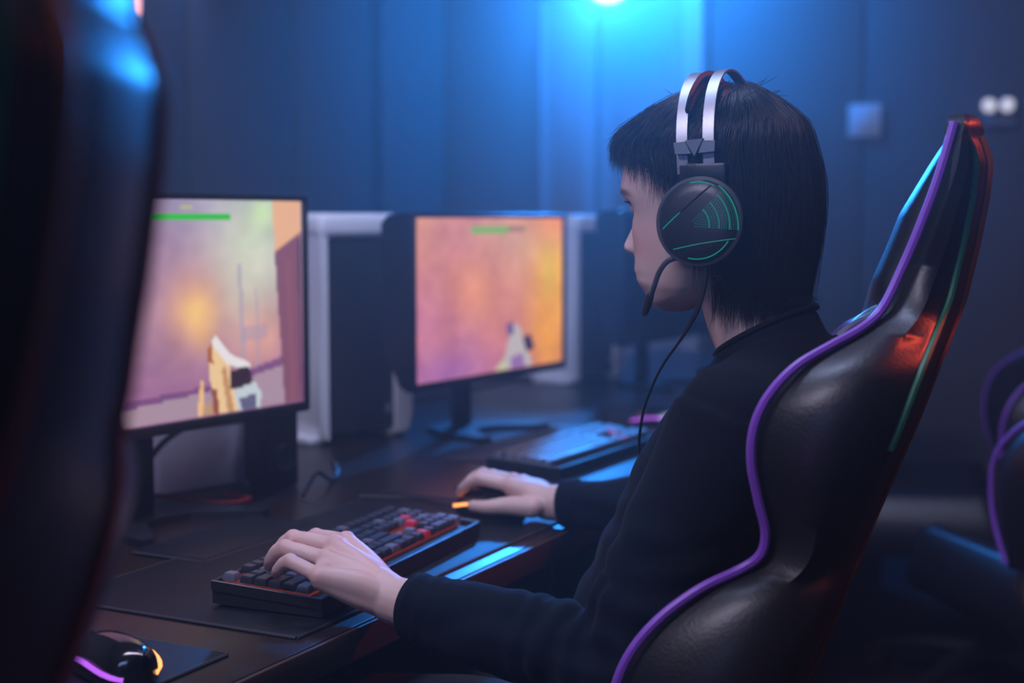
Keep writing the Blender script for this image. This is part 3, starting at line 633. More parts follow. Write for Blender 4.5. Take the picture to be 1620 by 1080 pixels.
# ------------------------------------------------------------------ the player
HX, HY = -0.5417, 1.55
def zpx(py): return 1.2 + (350 - py) * 0.000723
def upx(px): return (1115 - px) * 0.000764
def head_pt(u, wl_, z): return (HX - u, HY - wl_, z)
PO = (-0.48, 1.55, 0.0)
person = thing('person', 'seated person in a black sweater and headset typing at the desk', 'person', PO)
HEAD = lerp_table([(zpx(a), upx(b), upx(c), d) for a, b, c, d in [
    (152, 1085, 1150, .012), (156, 1066, 1168, .026), (164, 1045, 1186, .042), (178, 1024, 1208, .056), (200, 1006, 1230, .067), (230, 994, 1248, .074), (265, 989.5, 1256, .078), (290, 987.5, 1257, .078), (304, 988, 1255, .0775),
    (314, 991, 1252, .077), (326, 998, 1249, .0765), (340, 1005, 1244, .0755), (355, 1009, 1238, .0745), (372, 1010, 1229, .073), (391, 1010, 1218, .0705), (405, 1010, 1208, .068), (416, 1009.5, 1200, .066), (427, 1010, 1190, .064), (435, 1012.5, 1178, .062), (444, 1014, 1166, .0595),
    (452, 1019, 1154, .057), (460, 1025, 1142, .053), (468, 1029, 1130, .049), (476, 1032, 1116, .044), (483, 1036, 1104, .037), (489, 1043, 1094, .028), (493, 1053, 1082, .014)]])
NOSE = lerp_table([(zpx(a), b * 0.000764, c) for a, b, c in [(322, 0, .007), (332, 2.5, .007), (342, 5.5, .0075), (355, 10, .0085), (367, 17, .010), (379, 23, .0115), (387, 26.5, .0125), (393, 26.5, .0130), (398, 23, .0130), (402, 14, .012), (407, 3, .011), (412, 0, .01)]])
LIPS = lerp_table([(zpx(a), b * 0.000764, .017) for a, b in [(414, 0), (420, 4.2), (427, 7.8), (431, 6.4), (434, 0.8), (437, 4.6), (443, 7.2), (448, 4), (454, 0)]])
def head_rings():
    rings = []
    for z in np.concatenate([np.linspace(zpx(493), zpx(300), 110), np.linspace(zpx(300), zpx(152), 50)[1:]]):
        f, b, hw = HEAD(z); uc = (f + b) / 2 if z < zpx(440) else (f * 0.48 + b * 0.52); nose, ns = NOSE(z); lip, ls = LIPS(z); ring = []
        for th in np.linspace(-PI, PI, 145)[:-1]:
            ct, st = math.cos(th), math.sin(th); ex = 2 / 2.25 if ct > 0 else 1.0
            u = uc + (f - uc if ct > 0 else uc - b) * math.copysign(abs(ct) ** ex, ct); wv = hw * math.copysign(abs(st) ** (2 / 2.25), st)
            if ct > 0:
                u += nose * math.exp(-(wv / ns) ** 2 * 1.1) + lip * math.exp(-(wv / ls) ** 2)
                al = math.exp(-((abs(wv) - 0.0125) / 0.006) ** 2 - ((z - zpx(394)) / 0.006) ** 2) * 0.0055; u += al
                u -= 0.0075 * math.exp(-((abs(wv) - 0.031) / 0.014) ** 2 - ((z - zpx(328)) / 0.011) ** 2)
                u += 0.003 * math.exp(-((abs(wv) - 0.032) / 0.018) ** 2 - ((z - zpx(306)) / 0.008) ** 2)
                u += 0.004 * math.exp(-((abs(wv) - 0.040) / 0.018) ** 2 - ((z - zpx(365)) / 0.018) ** 2)
            ring.append(head_pt(u, wv, z))
        rings.append(ring)
    return [[(q[0], q[1], q[2] if q[2] < 1.28 else 1.28 + (q[2] - 1.28) * 0.84) for q in r] for r in rings]
def remesh(mb, name, voxel, smooth_it, smooth_f=0.5):
    me = bpy.data.meshes.new(name + '_raw'); me.from_pydata(mb.v, [], mb.f)
    bm = bmesh.new(); bm.from_mesh(me); bmesh.ops.recalc_face_normals(bm, faces=bm.faces); bm.to_mesh(me); bm.free()
    o = bpy.data.objects.new(name + '_raw', me); COL.objects.link(o)
    r = o.modifiers.new('r', 'REMESH'); r.mode = 'VOXEL'; r.voxel_size = voxel; r.use_smooth_shade = True
    if smooth_it:
        s_ = o.modifiers.new('s', 'SMOOTH'); s_.factor = smooth_f; s_.iterations = smooth_it
    dg = bpy.context.evaluated_depsgraph_get(); out = bpy.data.meshes.new_from_object(o.evaluated_get(dg)); out.name = name
    bpy.data.objects.remove(o); bpy.data.meshes.remove(me)
    out.polygons.foreach_set('use_smooth', [True] * len(out.polygons)); return out
def get_co(me):
    a = np.empty(len(me.vertices) * 3, np.float32); me.vertices.foreach_get('co', a); return a.reshape(-1, 3).astype(float)
def set_co(me, a): me.vertices.foreach_set('co', a.astype(np.float32).ravel()); me.update()
def ellipse_rings(tab, n=40):
    return [[(cx + rx * math.cos(a), cy + ry * math.sin(a), z) for a in np.linspace(0, 2 * PI, n + 1)[:-1]] for cx, cy, z, rx, ry in tab]

SL, SR = np.array([-.452, 1.385, .995]), np.array([-.462, 1.735, .985])
EL, ER = at_depth(978, 1052, 1.45), np.array([-.615, 1.895, .80])
WL, WR = np.array([-.818, 1.315, .783]), np.array([-.898, 1.880, .784])
TORSO = [(-.67, 1.55, .50, .09, .13), (-.67, 1.55, .56, .11, .165), (-.635, 1.55, .66, .105, .15), (-.585, 1.55, .76, .105, .145), (-.53, 1.55, .86, .112, .155), (-.488, 1.55, .94, .113, .168), (-.464, 1.55, .99, .106, .165), (-.446, 1.55, 1.03, .090, .130), (-.442, 1.55, 1.052, .070, .09), (-.440, 1.55, 1.066, .05, .06)]
def nxt(prev, px, py, ln):
    v = ray(px, py); w_ = cC - prev; a = v @ v; b = 2 * v @ w_; c = w_ @ w_ - ln * ln; d = max(b * b - 4 * a * c, 0)
    return cC + v * ((-b - math.sqrt(d)) / 2 / a)
def finger(tip, rest):
    q = [at_z(*tip)]
    for px, py, ln in rest: q.append(nxt(q[-1], px, py, ln))
    return q[::-1]           # knuckle ... tip
FL = {'index': finger((458, 876, .803), [(474, 862, .022), (500, 850, .028), (548, 857, .045)]), 'middle': finger((433, 889, .803), [(440, 875, .022), (464, 853, .030), (530, 864, .053)]),
      'ring': finger((426, 895, .803), [(431, 883, .022), (451, 868, .027), (516, 885, .052)]), 'little': finger((437, 907, .803), [(442, 899, .018), (459, 889, .022), (505, 911, .042)])}
ri = finger((728, 779, .786), [(736, 769, .022), (757, 758, .028), (806, 768, .050)])
FR = {'index': ri}
for k, nm in enumerate(('middle', 'ring', 'little')):
    off = np.array([(-0.004, 0.002, 0.014)[k], 0.021 * (k + 1), (0.003, -0.002, -0.009)[k]])
    FR[nm] = [q + off * np.array([1, 1, 1 if i < 3 else 0.3]) for i, q in enumerate(ri)]
def smooth_r(pts, rr, n=5):
    sp = smooth_curve(pts, n); k = np.linspace(0, len(rr) - 1, len(sp)); return sp, list(np.interp(k, range(len(rr)), rr))
def hand(mb, wrist, fingers, thumb, back):
    for nm, q in fingers.items():
        r0 = {'index': .0098, 'middle': .0100, 'ring': .0096, 'little': .0085}[nm]
        sp, rr = smooth_r(q, [r0 * 1.06, r0 * 1.0, r0 * 0.88, r0 * 0.74], 6)
        mb.tube(sp, rr, 14, round_ends=True)
        up = np.array([0, 0, 1.0])
        for kk_, rk in ((0, r0 * 1.22), (1, r0 * 1.07)): mb.tube([q[kk_] + up * 0.0012, q[kk_] + up * 0.0016], rk, 12, round_ends=True)
        mid = (wrist + q[0]) / 2 + up * 0.004
        sp, rr = smooth_r([wrist + (q[0] - wrist) * 0.02, mid, q[0]], [0.020, 0.0165, 0.0118], 6)
        mb.tube(sp, rr, 14, round_ends=True)
        mb.tube([wrist + (q[0] - wrist) * 0.1 - up * 0.006, mid - up * 0.012, q[0] - up * 0.006], [0.018, 0.014, 0.0095], 14, round_ends=True)
    ks = [fingers[k][0] for k in ('index', 'middle', 'ring', 'little')]
    for a, b in zip(ks, ks[1:]):
        for f_ in (0.0, 0.25, 0.5, 0.75):
            pa, pb_ = a * (1 - f_) + wrist * f_, b * (1 - f_) + wrist * f_
            mb.tube([pa + (0, 0, -0.003 - 0.002 * f_), pb_ + (0, 0, -0.003 - 0.002 * f_)], 0.0105 + 0.004 * f_, 12, round_ends=True)
    sp, rr = smooth_r(thumb, [0.0165, 0.0140, 0.0108, 0.0088], 6); mb.tube(sp, rr, 14, round_ends=True)
    mb.tube([back, back * 0.4 + wrist * 0.6, wrist, wrist * 0.8 + ks[1] * 0.2], [0.036, 0.0285, 0.0265, 0.024], 18, round_ends=True)
body = MB()
body.loft(head_rings())
for s in (-1, 1):      # ears, under the ear cups
    body.tube([head_pt(-0.012, s * .078, zpx(372)), head_pt(-0.016, s * .081, zpx(350)), head_pt(-0.012, s * .081, zpx(325))], [.010, .011, .010], 10, round_ends=True)
body.tube([head_pt(-0.035, 0, zpx(400)), head_pt(-0.045, 0, zpx(450)), head_pt(-0.056, 0, zpx(500)), head_pt(-0.070, 0, zpx(550)), head_pt(-0.076, 0, zpx(585))], [.054, .052, .051, .050, .044], 28, round_ends=True)
body.loft(ellipse_rings([(a, b, c - 0.012, d - 0.016, e - 0.016) for a, b, c, d, e in TORSO]))
for S_, E_, W_ in ((SL, EL, WL), (SR, ER, WR)):
    body.tube([np.array([-.455, 1.55 + (S_[1] - 1.55) * 0.2, 0.99]), S_, S_ * 0.5 + E_ * 0.5, E_, E_ * 0.6 + W_ * 0.4, W_], [.035, .042, .040, .036, .036, .0265], 18, round_ends=True)
thL = [WL + (-.012, .018, -.004), np.array([-.868, 1.372, .790]), np.array([-.905, 1.395, .798]), np.array([-.93, 1.398, .802])]
hand(body, WL, FL, thL, WL * 0.55 + EL * 0.45)
thR = [at_z(842, 802, .782), at_z(803, 800, .781), at_z(770, 802, .778), at_z(748, 800, .776)]
hand(body, WR, FR, thR, WR * 0.55 + ER * 0.45)
for s in (-1, 1):
    body.tube([(-.66, 1.55 + s * .09, .56), (-.88, 1.55 + s * .12, .555), (-1.07, 1.55 + s * .14, .53), (-1.10, 1.55 + s * .14, .3), (-1.08, 1.55 + s * .14, .08)], [.075, .07, .052, .042, .034], 16, round_ends=True)
bme = remesh(body, 'body', 0.0024, 4)
co = get_co(bme)
# skin tint by place: lips, brows, knuckles
u_ = HX - co[:, 0]; wv_ = HY - co[:, 1]; z_ = co[:, 2]
base = np.array(srgb(220, 188, 178)); tint = np.tile(base, (len(co), 1))
def mixin(m, c):
    global tint
    m = np.clip(m, 0, 1)[:, None]; tint = tint * (1 - m) + np.array(c) * m
headm = (z_ > zpx(500)) & (co[:, 0] < -0.42)
mixin(headm * (u_ > 0.055) * np.exp(-((z_ - zpx(436)) / 0.0085) ** 4 - (wv_ / 0.026) ** 4), srgb(176, 78, 86))
mixin(headm * (u_ > 0.055) * np.exp(-((z_ - zpx(433.5)) / 0.0012) ** 2 - (wv_ / 0.024) ** 6) * 0.8, srgb(80, 35, 40))
mixin(headm * 0.35 * np.exp(-((np.abs(wv_) - 0.045) / 0.02) ** 2 - ((z_ - zpx(385)) / 0.02) ** 2) * (u_ > 0.03), srgb(222, 140, 130))
brow = headm * (u_ > 0.04) * np.exp(-((np.abs(wv_) - 0.036) / 0.02) ** 6 - ((z_ - zpx(303) + (np.abs(wv_) - 0.03) ** 2 * 6) / 0.0042) ** 4)
mixin(brow * 0.85, srgb(40, 30, 34))
mixin(headm * (u_ > 0.04) * 0.7 * np.exp(-((np.abs(wv_) - 0.033) / 0.016) ** 4 - ((z_ - zpx(325)) / 0.0035) ** 2), srgb(90, 55, 55))
for q in list(FL.values()) + list(FR.values()):
    for kk, rad, k in ((0, .010, .35), (1, .008, .4), (3, .009, .35)):
        mixin(k * np.exp(-((co - q[kk]) ** 2).sum(1) / (rad * 1.5) ** 2), srgb(208, 135, 122))
at = bme.color_attributes.new('tint', 'FLOAT_COLOR', 'POINT')
at.data.foreach_set('color', np.concatenate([tint, np.ones((len(co), 1))], 1).astype(np.float32).ravel())
set_co(bme, co - np.array(PO)); bme.materials.append(MATS['skin'])
bo = bpy.data.objects.new('body', bme); COL.objects.link(bo); bo.parent = person
# eyes
for s in (-1, 1):
    c = Vector(head_pt(upx(1000) - 0.0205, s * 0.0315, zpx(327)))
    e = MB().lathe([(0.0118 * math.sin(a), -0.0118 * math.cos(a)) for a in np.linspace(0.05, PI - 0.05, 14)], c, (-1, 0, 0), 20).build('eye', 'eye_white', person, PO)
    MB().lathe([(0.0056, 0.0103), (0.0045, 0.0112), (0.001, 0.0119)], c, (-1, 0, 0), 16).build('iris', 'iris', e, PO)
    lash = MB()
    for k in range(16):
        a = (k / 15 - 0.5) * 1.7; d = Vector((-math.cos(a), math.sin(a), 0.12)); b0 = c + Vector((-math.cos(a) * 0.0116, math.sin(a) * 0.0125, 0.0042)); b1 = b0 + d * 0.004; b2 = b0 + d * 0.0075 + Vector((0, 0, 0.0012))
        lash.tube([b0, b1, b2], [0.0008, 0.0006, 0.0002], 4)
    lid = MB().tube([c + Vector((-math.cos(a) * 0.0118, math.sin(a) * 0.0128, 0.0042)) for a in np.linspace(-0.95, 0.95, 9)], 0.0018, 6)
    lash.add(lid.v, lid.f); lash.build('eyelash', 'lash', e, PO)

# sweater
sw = MB()
sw.loft(ellipse_rings(TORSO))
for S_, s in ((SL, -1), (SR, 1)):
    sw.tube([np.array([-.432, 1.55 + s * .03, 1.040]), np.array([-.442, 1.55 + s * .09, 1.022]), S_], [.045, .052, .062], 20, round_ends=True)
def sleeve(S_, E_, W_, r):
    Wc = W_ + (E_ - W_) * 0.09
    pts = [S_, S_ * .6 + E_ * .4, S_ * .2 + E_ * .8 + np.array([0, 0, -.004]), E_, E_ * .75 + W_ * .25, E_ * .4 + W_ * .6, Wc]
    sp, rr = smooth_r(pts, r, 6); return sp, rr
spL, rL = sleeve(SL, EL, WL, [.066, .062, .055, .052, .050, .043, .036]); sw.tube(spL, rL, 24)
spR, rR = sleeve(SR, ER, WR, [.064, .058, .054, .052, .048, .040, .035]); sw.tube(spR, rR, 24)
sw.tube([S * 1.0 for S in (SL, SL + (0, 0, .001))], .062, 16, round_ends=True); sw.tube([SR, SR + (0, 0, .001)], .062, 16, round_ends=True)
def NECK(k, dz, n=41): return [head_pt(-0.072 - 0.012 * (k - 1) + 0.055 * k * math.cos(a), 0.059 * k * math.sin(a), zpx(520) - (0.029 - 0.02 * min(1, (k - 1) / .5)) * math.cos(a) + 0.003 * math.sin(a) ** 2 - dz) for a in np.linspace(0, 2 * PI, n)]
sw.loft([NECK(1.0, 0.001)[:-1], NECK(1.06, 0.006)[:-1], NECK(1.2, 0.018)[:-1], NECK(1.45, 0.034)[:-1], NECK(1.5, 0.08)[:-1]])
sme = remesh(sw, 'sweater', 0.004, 8)
co = get_co(sme); nr = np.empty(len(co) * 3, np.float32); sme.vertices.foreach_get('normal', nr); nr = nr.reshape(-1, 3).astype(float)
def along(co, A, B):
    d = B - A; ln = np.linalg.norm(d); d = d / ln; tt = (co - A) @ d; rad = np.linalg.norm(co - A - tt[:, None] * d, axis=1); return tt / ln, rad, d
disp = np.zeros(len(co))
lown = np.array([mnoise.noise(Vector(c * 9.0)) for c in co]); midn = np.array([mnoise.noise(Vector((c[0] * 22, c[1] * 22, c[2] * 14))) for c in co])
for A, B, k in ((EL, WL, 1), (ER, WR, 1)):
    tt, rad, d = along(co, A, B); win = np.exp(-((tt - 0.18) / 0.22) ** 2) * (rad < 0.09)
    disp += win * 0.0035 * np.sin(tt * 58 + lown * 4 + 3 * midn)
    win2 = np.exp(-((tt - 0.85) / 0.12) ** 2) * (rad < 0.06); disp += win2 * 0.0012 * np.sin(tt * 80 + midn * 4)
for A, B in ((SL, EL), (SR, ER)):
    tt, rad, d = along(co, A, B); win = np.exp(-((tt - 0.8) / 0.25) ** 2) * (rad < 0.09); disp += win * 0.003 * np.sin(tt * 40 + (co[:, 0] * 30) + lown * 5)
tor = np.exp(-((co[:, 2] - 0.80) / 0.1) ** 2); disp += tor * 0.004 * np.sin(co[:, 2] * 110 + co[:, 1] * 25 + lown * 5) * 0.6
disp += 0.0035 * lown + 0.0018 * midn
co = co + nr * disp[:, None]
set_co(sme, co - np.array(PO)); sme.materials.append(MATS['sweater'])
so = bpy.data.objects.new('sweater', sme); COL.objects.link(so); so.parent = person
for sp, rr in ((spL, rL), (spR, rR)):
    MB().tube([sp[-1] + (sp[-1] - sp[-2]) * a for a in (-1.6, -0.6, 0.0, 0.25)], [rr[-1] + .0005, rr[-1] + .001, rr[-1] + .0005, rr[-1] - .004], 28).build('cuff', 'cuff', so, PO)
MB().tube(NECK(1.0, 0.0), 0.0038, 8, cap=False).build('collar', 'cuff', so, PO)
# trousers and shoes
tr = MB()
tr.loft(ellipse_rings([(-.68, 1.55, .475, .09, .14), (-.68, 1.55, .50, .12, .175), (-.675, 1.55, .56, .13, .182), (-.65, 1.55, .63, .12, .165), (-.635, 1.55, .655, .105, .14)]))
for s in (-1, 1):
    tr.tube([(-.66, 1.55 + s * .085, .565), (-.80, 1.55 + s * .11, .572), (-.92, 1.55 + s * .12, .568), (-1.06, 1.55 + s * .14, .55), (-1.105, 1.55 + s * .14, .46), (-1.11, 1.55 + s * .14, .3), (-1.085, 1.55 + s * .14, .10)], [.088, .09, .082, .068, .062, .056, .05], 20, round_ends=True)
tme = remesh(tr, 'trousers', 0.008, 6); set_co(tme, get_co(tme) - np.array(PO)); tme.materials.append(MATS['trousers'])
to = bpy.data.objects.new('trousers', tme); COL.objects.link(to); to.parent = person
for s in (-1, 1):
    yc = 1.55 + s * .14; rs = []
    for x_, ww, h in ((-.80, .02, .04), (-.81, .036, .075), (-.86, .038, .085), (-.92, .040, .075), (-.99, .046, .05), (-1.05, .042, .04), (-1.085, .022, .025)):
        rs.append([(x_ - 0.20, yc + ww * c, zz) for c, zz in ((-1, .0), (-1.03, .02), (-.95, h * .7), (-.6, h), (0, h * 1.05), (.6, h), (.95, h * .7), (1.03, .02), (1, .0))])
    MB().loft(rs).build('shoe', 'shoe', person, PO)

# ------------------------------------------------------------------ hair
HT = np.array(sorted([(1.3665, -.028, -.042, .006), (1.3655, -.012, -.048, .018), (1.360, .012, -.058, .032), (1.350, .038, -.074, .049), (1.335, .064, -.093, .063), (1.315, .086, -.112, .075), (1.298, .100, -.123, .081), (1.285, .107, -.126, .084), (1.272, .104, -.130, .087),
    (1.255, .098, -.134, .0885), (1.243, .094, -.1365, .0885), (1.220, .09, -.138, .088), (1.193, .08, -.136, .086), (1.165, .066, -.131, .082), (1.142, .055, -.125, .077), (1.118, .045, -.119, .071), (1.10, .04, -.116, .067), (1.07, .035, -.113, .062)]))
HT[:, 0] = np.where(HT[:, 0] > 1.28, 1.28 + (HT[:, 0] - 1.28) * 0.84, HT[:, 0])
HT[:, 2] *= np.where(HT[:, 0] < 1.3, 0.955, 1.0)
def env(z, a, k=1.0):
    f, b, hw = (np.interp(z, HT[:, 0], HT[:, j]) for j in (1, 2, 3)); uc = -0.034 * np.ones_like(f) + 0.02 * np.clip((1.34 - z) / 0.06, 0, 1)
    ca, sa = np.cos(a), np.sin(a); A = np.where(ca > 0, f - uc, uc - b)
    return uc + A * ca * k, hw * sa * k
HEMT = np.array([(0, 1.270), (0.35, 1.268), (0.8, 1.258), (1.15, 1.240), (1.4, 1.222), (1.62, 1.195), (1.78, 1.15), (1.95, 1.112), (2.2, 1.100), (2.6, 1.098), (3.1416, 1.095)])
def hem(a): return np.interp(np.abs(a), HEMT[:, 0], HEMT[:, 1])
ZTOP = float(HT[:, 0].max())
cap = []
for i in range(40):
    s = (i / 39); ring = []
    for a in np.linspace(-PI, PI, 73)[:-1]:
        z = ZTOP - 0.006 - (ZTOP - 0.006 - hem(a) - 0.012) * s ** 1.7; uu, ww = env(z + 0.004, a, 0.965); ring.append(head_pt(uu, ww, z))
    cap.append(ring)
hm = MB().loft(cap, cap=False); hm.add([np.mean(np.array(cap[0]), axis=0)] + cap[0], [(0, k + 1, (k + 1) % 72 + 1) for k in range(72)])
hair = hm.build('hair', 'hair', person, PO, angle=80)
NS, NP = 9000, 13
a0 = rng.uniform(-PI, PI, NS); ext = np.where(rng.random(NS) < 0.08, rng.uniform(0.01, 0.03, NS), rng.normal(0.0, 0.010, NS))
start = rng.uniform(0.03, 0.55, NS) ** 1.0; kk = rng.uniform(0.96, 1.018, NS); swirl = rng.normal(0, 0.10, NS); clump = np.sin(a0 * 23 + 1.3 * np.sin(a0 * 5)) * 0.013 + np.sin(a0 * 51 + 1) * 0.008
front = np.exp(-(a0 / 0.9) ** 2)
P3 = np.zeros((NS, NP, 3)); fl = rng.normal(0, 1, (NS, 3))
for j in range(NP):
    s = start + (1 - start) * j / (NP - 1)
    aa = a0 + swirl * 1.6 * (s - 0.3) + 0.02 * np.sin(s * 9 + a0 * 40)
    he = hem(a0) + np.where(np.abs(a0) < 1.5, np.abs(ext) * 1.1, ext) + clump * np.where(np.abs(a0) < 1.5, 0.8, 1.1)
    z = ZTOP - (ZTOP - he) * s ** 1.7
    lo = np.clip((s - 0.75) / 0.25, 0, 1)
    uu, ww = env(z, aa, kk + 0.016 * np.sin(a0 * 31 + 2 * np.sin(a0 * 7)) + 0.012 * np.sin(a0 * 67 + s * 2))
    uu = uu + front * lo ** 2 * rng.uniform(0, 0.008) * 0.4
    P3[:, j] = np.stack([HX - uu, HY - ww, z], 1) + fl * (0.0016 + 0.006 * lo[:, None] ** 2 * (rng.random() * 0.2 + 0.5))
# fly-away strands, fringe tuft and nape flicks
extra = []
def strand(p0, p1, p2, n=NP):
    t_ = np.linspace(0, 1, n)[:, None]; return (1 - t_) ** 2 * p0 + 2 * t_ * (1 - t_) * p1 + t_ ** 2 * p2
for k in range(420):      # fringe reaching forward of the brow
    wv = rng.uniform(-0.06, 0.06); q = 1 - (wv / 0.085) ** 2
    extra.append(strand(np.array(head_pt(0.06 * q, wv * 0.9, 1.326 + rng.normal(0, .003))), np.array(head_pt(0.108 * q + rng.normal(0, .003), wv, 1.308 + rng.normal(0, .005))), np.array(head_pt((0.110 + rng.uniform(-0.004, 0.006)) * (0.5 + 0.5 * q), wv * 1.05 + rng.normal(0, .004), 1.280 + rng.normal(0, .009)))))
for k in range(60):       # short fly-aways on the crown
    a = rng.uniform(-PI, PI); zz = rng.uniform(1.335, ZTOP - 0.001); uu, ww = env(np.array([zz]), np.array([a])); b0 = np.array(head_pt(float(uu[0]), float(ww[0]), zz)); d = rng.normal(0, 1, 3) * 0.008
    extra.append(strand(b0, b0 + np.array([d[0], d[1], 0.004]), b0 + np.array([d[0] * 2.2, d[1] * 2, abs(d[2]) + 0.002])))
for k in range(260):      # wisps at the nape, in front of the collar
    a = rng.uniform(1.75, 2.7) * (1 if rng.random() < 0.75 else -1); uu, ww = env(np.array([1.14]), np.array([a]), 0.97); b0 = np.array(head_pt(float(uu[0]), float(ww[0]), 1.14))
    ln = rng.uniform(0.03, 0.062); extra.append(strand(b0, b0 + np.array([rng.normal(0, .003), 0.004, -ln * .5]), b0 + np.array([rng.normal(0, .006), 0.010 + rng.normal(0, .003), -ln])))
for k in range(40):       # flick at the back
    a = PI + rng.normal(0, 0.5); uu, ww = env(np.array([1.13]), np.array([a])); b0 = np.array(head_pt(float(uu[0]), float(ww[0]), 1.13))
    extra.append(strand(b0, b0 + np.array([0.002, 0, -0.018]), b0 + np.array([rng.uniform(0.004, 0.022), rng.normal(0, .003), -0.022 + rng.normal(0, .008)])))
P3 = np.concatenate([P3, np.array(extra)]); NS = len(P3)
tn = np.gradient(P3, axis=1); tn /= np.linalg.norm(tn, axis=2, keepdims=True) + 1e-9
ref = np.array([0.3, 0.5, 0.81]); nx = np.cross(tn, ref); nx /= np.linalg.norm(nx, axis=2, keepdims=True) + 1e-9; ny = np.cross(tn, nx)
prof = np.interp(np.linspace(0, 1, NP), [0, 0.15, 0.7, 1], [0.5, 1, 0.9, 0.12])[None, :, None] * 0.00042
V3 = np.stack([P3 + prof * (nx * math.cos(a) + ny * math.sin(a)) for a in (0, 2 * PI / 3, 4 * PI / 3)], 2)     # NS,NP,3,3
idx = np.arange(NS * NP * 3).reshape(NS, NP, 3); q = []
for k in range(3):
    k2 = (k + 1) % 3; q.append(np.stack([idx[:, :-1, k], idx[:, :-1, k2], idx[:, 1:, k2], idx[:, 1:, k]], -1).reshape(-1, 4))
q = np.concatenate(q); me = bpy.data.meshes.new('hair_strands'); vv = (V3.reshape(-1, 3) - np.array(PO)).astype(np.float32)
me.vertices.add(len(vv)); me.vertices.foreach_set('co', vv.ravel()); me.loops.add(q.size); me.loops.foreach_set('vertex_index', q.astype(np.int32).ravel())
me.polygons.add(len(q)); me.polygons.foreach_set('loop_start', np.arange(0, q.size, 4, dtype=np.int32)); me.polygons.foreach_set('use_smooth', np.ones(len(q), bool)); me.update(calc_edges=True)
me.materials.append(MATS['hair_strand']); ho = bpy.data.objects.new('hair_strands', me); COL.objects.link(ho); ho.parent = hair; ho['kind'] = 'stuff'

# ------------------------------------------------------------------ headset
CUPC = at_y(1105, 350, 1.449)
HO = tuple(map(float, CUPC))
hs = thing('headset', 'black gaming headset with green lit ear cup and twin steel bands on the player', 'headset', HO)
def cup(side):
    c = Vector(HO) if side < 0 else Vector((HO[0], 2 * HY - HO[1], HO[2])); ax = Vector((0.03, side, 0.06)).normalized()
    fx = Vector((-1, 0, 0)); fx = (fx - ax * fx.dot(ax)).normalized(); fz = ax.cross(fx) * (1 if side < 0 else -1)
    if fz.z < 0: fz = -fz
    R = 0.0465
    cp = MB().lathe([(0.040, -0.030), (0.0455, -0.028), (R, -0.02), (R + .001, -0.006), (R - .001, 0.0), (R - 0.004, 0.0035), (0.03, 0.0065), (0.012, 0.008), (0.002, 0.0082)], c, ax, 56).build('ear_cup', 'cup_plastic', hs, HO, angle=50)
    MB().lathe([(R + .0004, -0.008), (R + .0022, -0.006), (R + .0016, -0.001), (R - .0022, 0.0012), (R - 0.003, -0.004)], c, ax, 56).build('rim', 'cup_rim', cp, HO)
    MB().lathe([(0.030, -0.052), (0.041, -0.050), (0.044, -0.042), (0.043, -0.031), (0.03, -0.029)], c, ax, 36).build('ear_cushion', 'cushion', cp, HO)
    def onface(x_, z_, h=0.0): r = math.hypot(x_, z_); hh = float(np.interp(r, [0, .012, .03, R - .004, R - .001], [.0082, .008, .0065, .0035, 0])); return c + fx * x_ + fz * z_ + ax * (hh + h)
    def line(a, b, m, r=0.0006, nm='light_line'): MB().tube([onface(a[0] + (b[0] - a[0]) * t_, a[1] + (b[1] - a[1]) * t_, 0.0002) for t_ in np.linspace(0, 1, 12)], r, 6).build(nm, m, cp, HO)
    k = 0.000707
    def pc(px, py): return ((1105 - px) * k * 1.04, (350 - py) * k)
    line(pc(1053, 362), pc(1080, 337), 'green_led'); line(pc(1080, 337), pc(1124, 296), 'black_plastic', 0.0009, 'groove')
    line(pc(1070, 393), pc(1112, 384), 'green_led', 0.0005); line(pc(1112, 384), pc(1161, 376), 'green_led', 0.0004)
    arcs = MB(); A0, A1 = math.radians(-4), math.radians(48); hub = pc(1093, 358)
    def arc(r, a0_, a1_, rad, mb):
        mb.tube([onface(hub[0] - r * math.cos(a), hub[1] + r * math.sin(a), 0.0002) for a in np.linspace(a0_, a1_, 16)], rad, 5)
    for r in (0.0235, 0.034, 0.045): arc(r, A0, A1, 0.00045, arcs)
    arc(0.053, A0, A1 + .12, 0.0008, arcs); arcs.build('light_arc', 'green_led', cp, HO)
    dots = MB()
    for r in np.arange(0.008, 0.052, 0.0024):
        nn = max(2, int(r * (A1 - A0) / 0.0022))
        for a in np.linspace(A0 + .02, A1 - .02, nn):
            q_ = onface(hub[0] - r * math.cos(a), hub[1] + r * math.sin(a), 0.0); dots.tube([q_, q_ + ax * 0.0004], 0.00046, 5)
    do = dots.build('light_dots', 'green_led', cp, HO)
    do['kind'] = 'stuff'
    lo = MB(); lo.tube([onface((R - .006) * math.cos(a), (R - .006) * math.sin(a), 0.0002) for a in np.linspace(-2.25, -1.0, 20) - 0.35], 0.0006, 5); lo.build('light_arc', 'green_led', cp, HO)
    up_ = MB(); up_.tube([onface((R - .005) * math.cos(a), (R - .005) * math.sin(a), 0.0002) for a in np.linspace(1.35, 2.0, 14)], 0.0006, 5); up_.build('light_arc', 'green_led', cp, HO)
    MB().box(c + fz * (R + 0.006) - ax * 0.012, (0.055, 0.016, 0.022), 0.004).build('yoke_block', 'cup_plastic', cp, HO)
    return c, ax, fx, fz
c1, ax1, fx1, fz1 = cup(-1); c2, ax2, fx2, fz2 = cup(1)
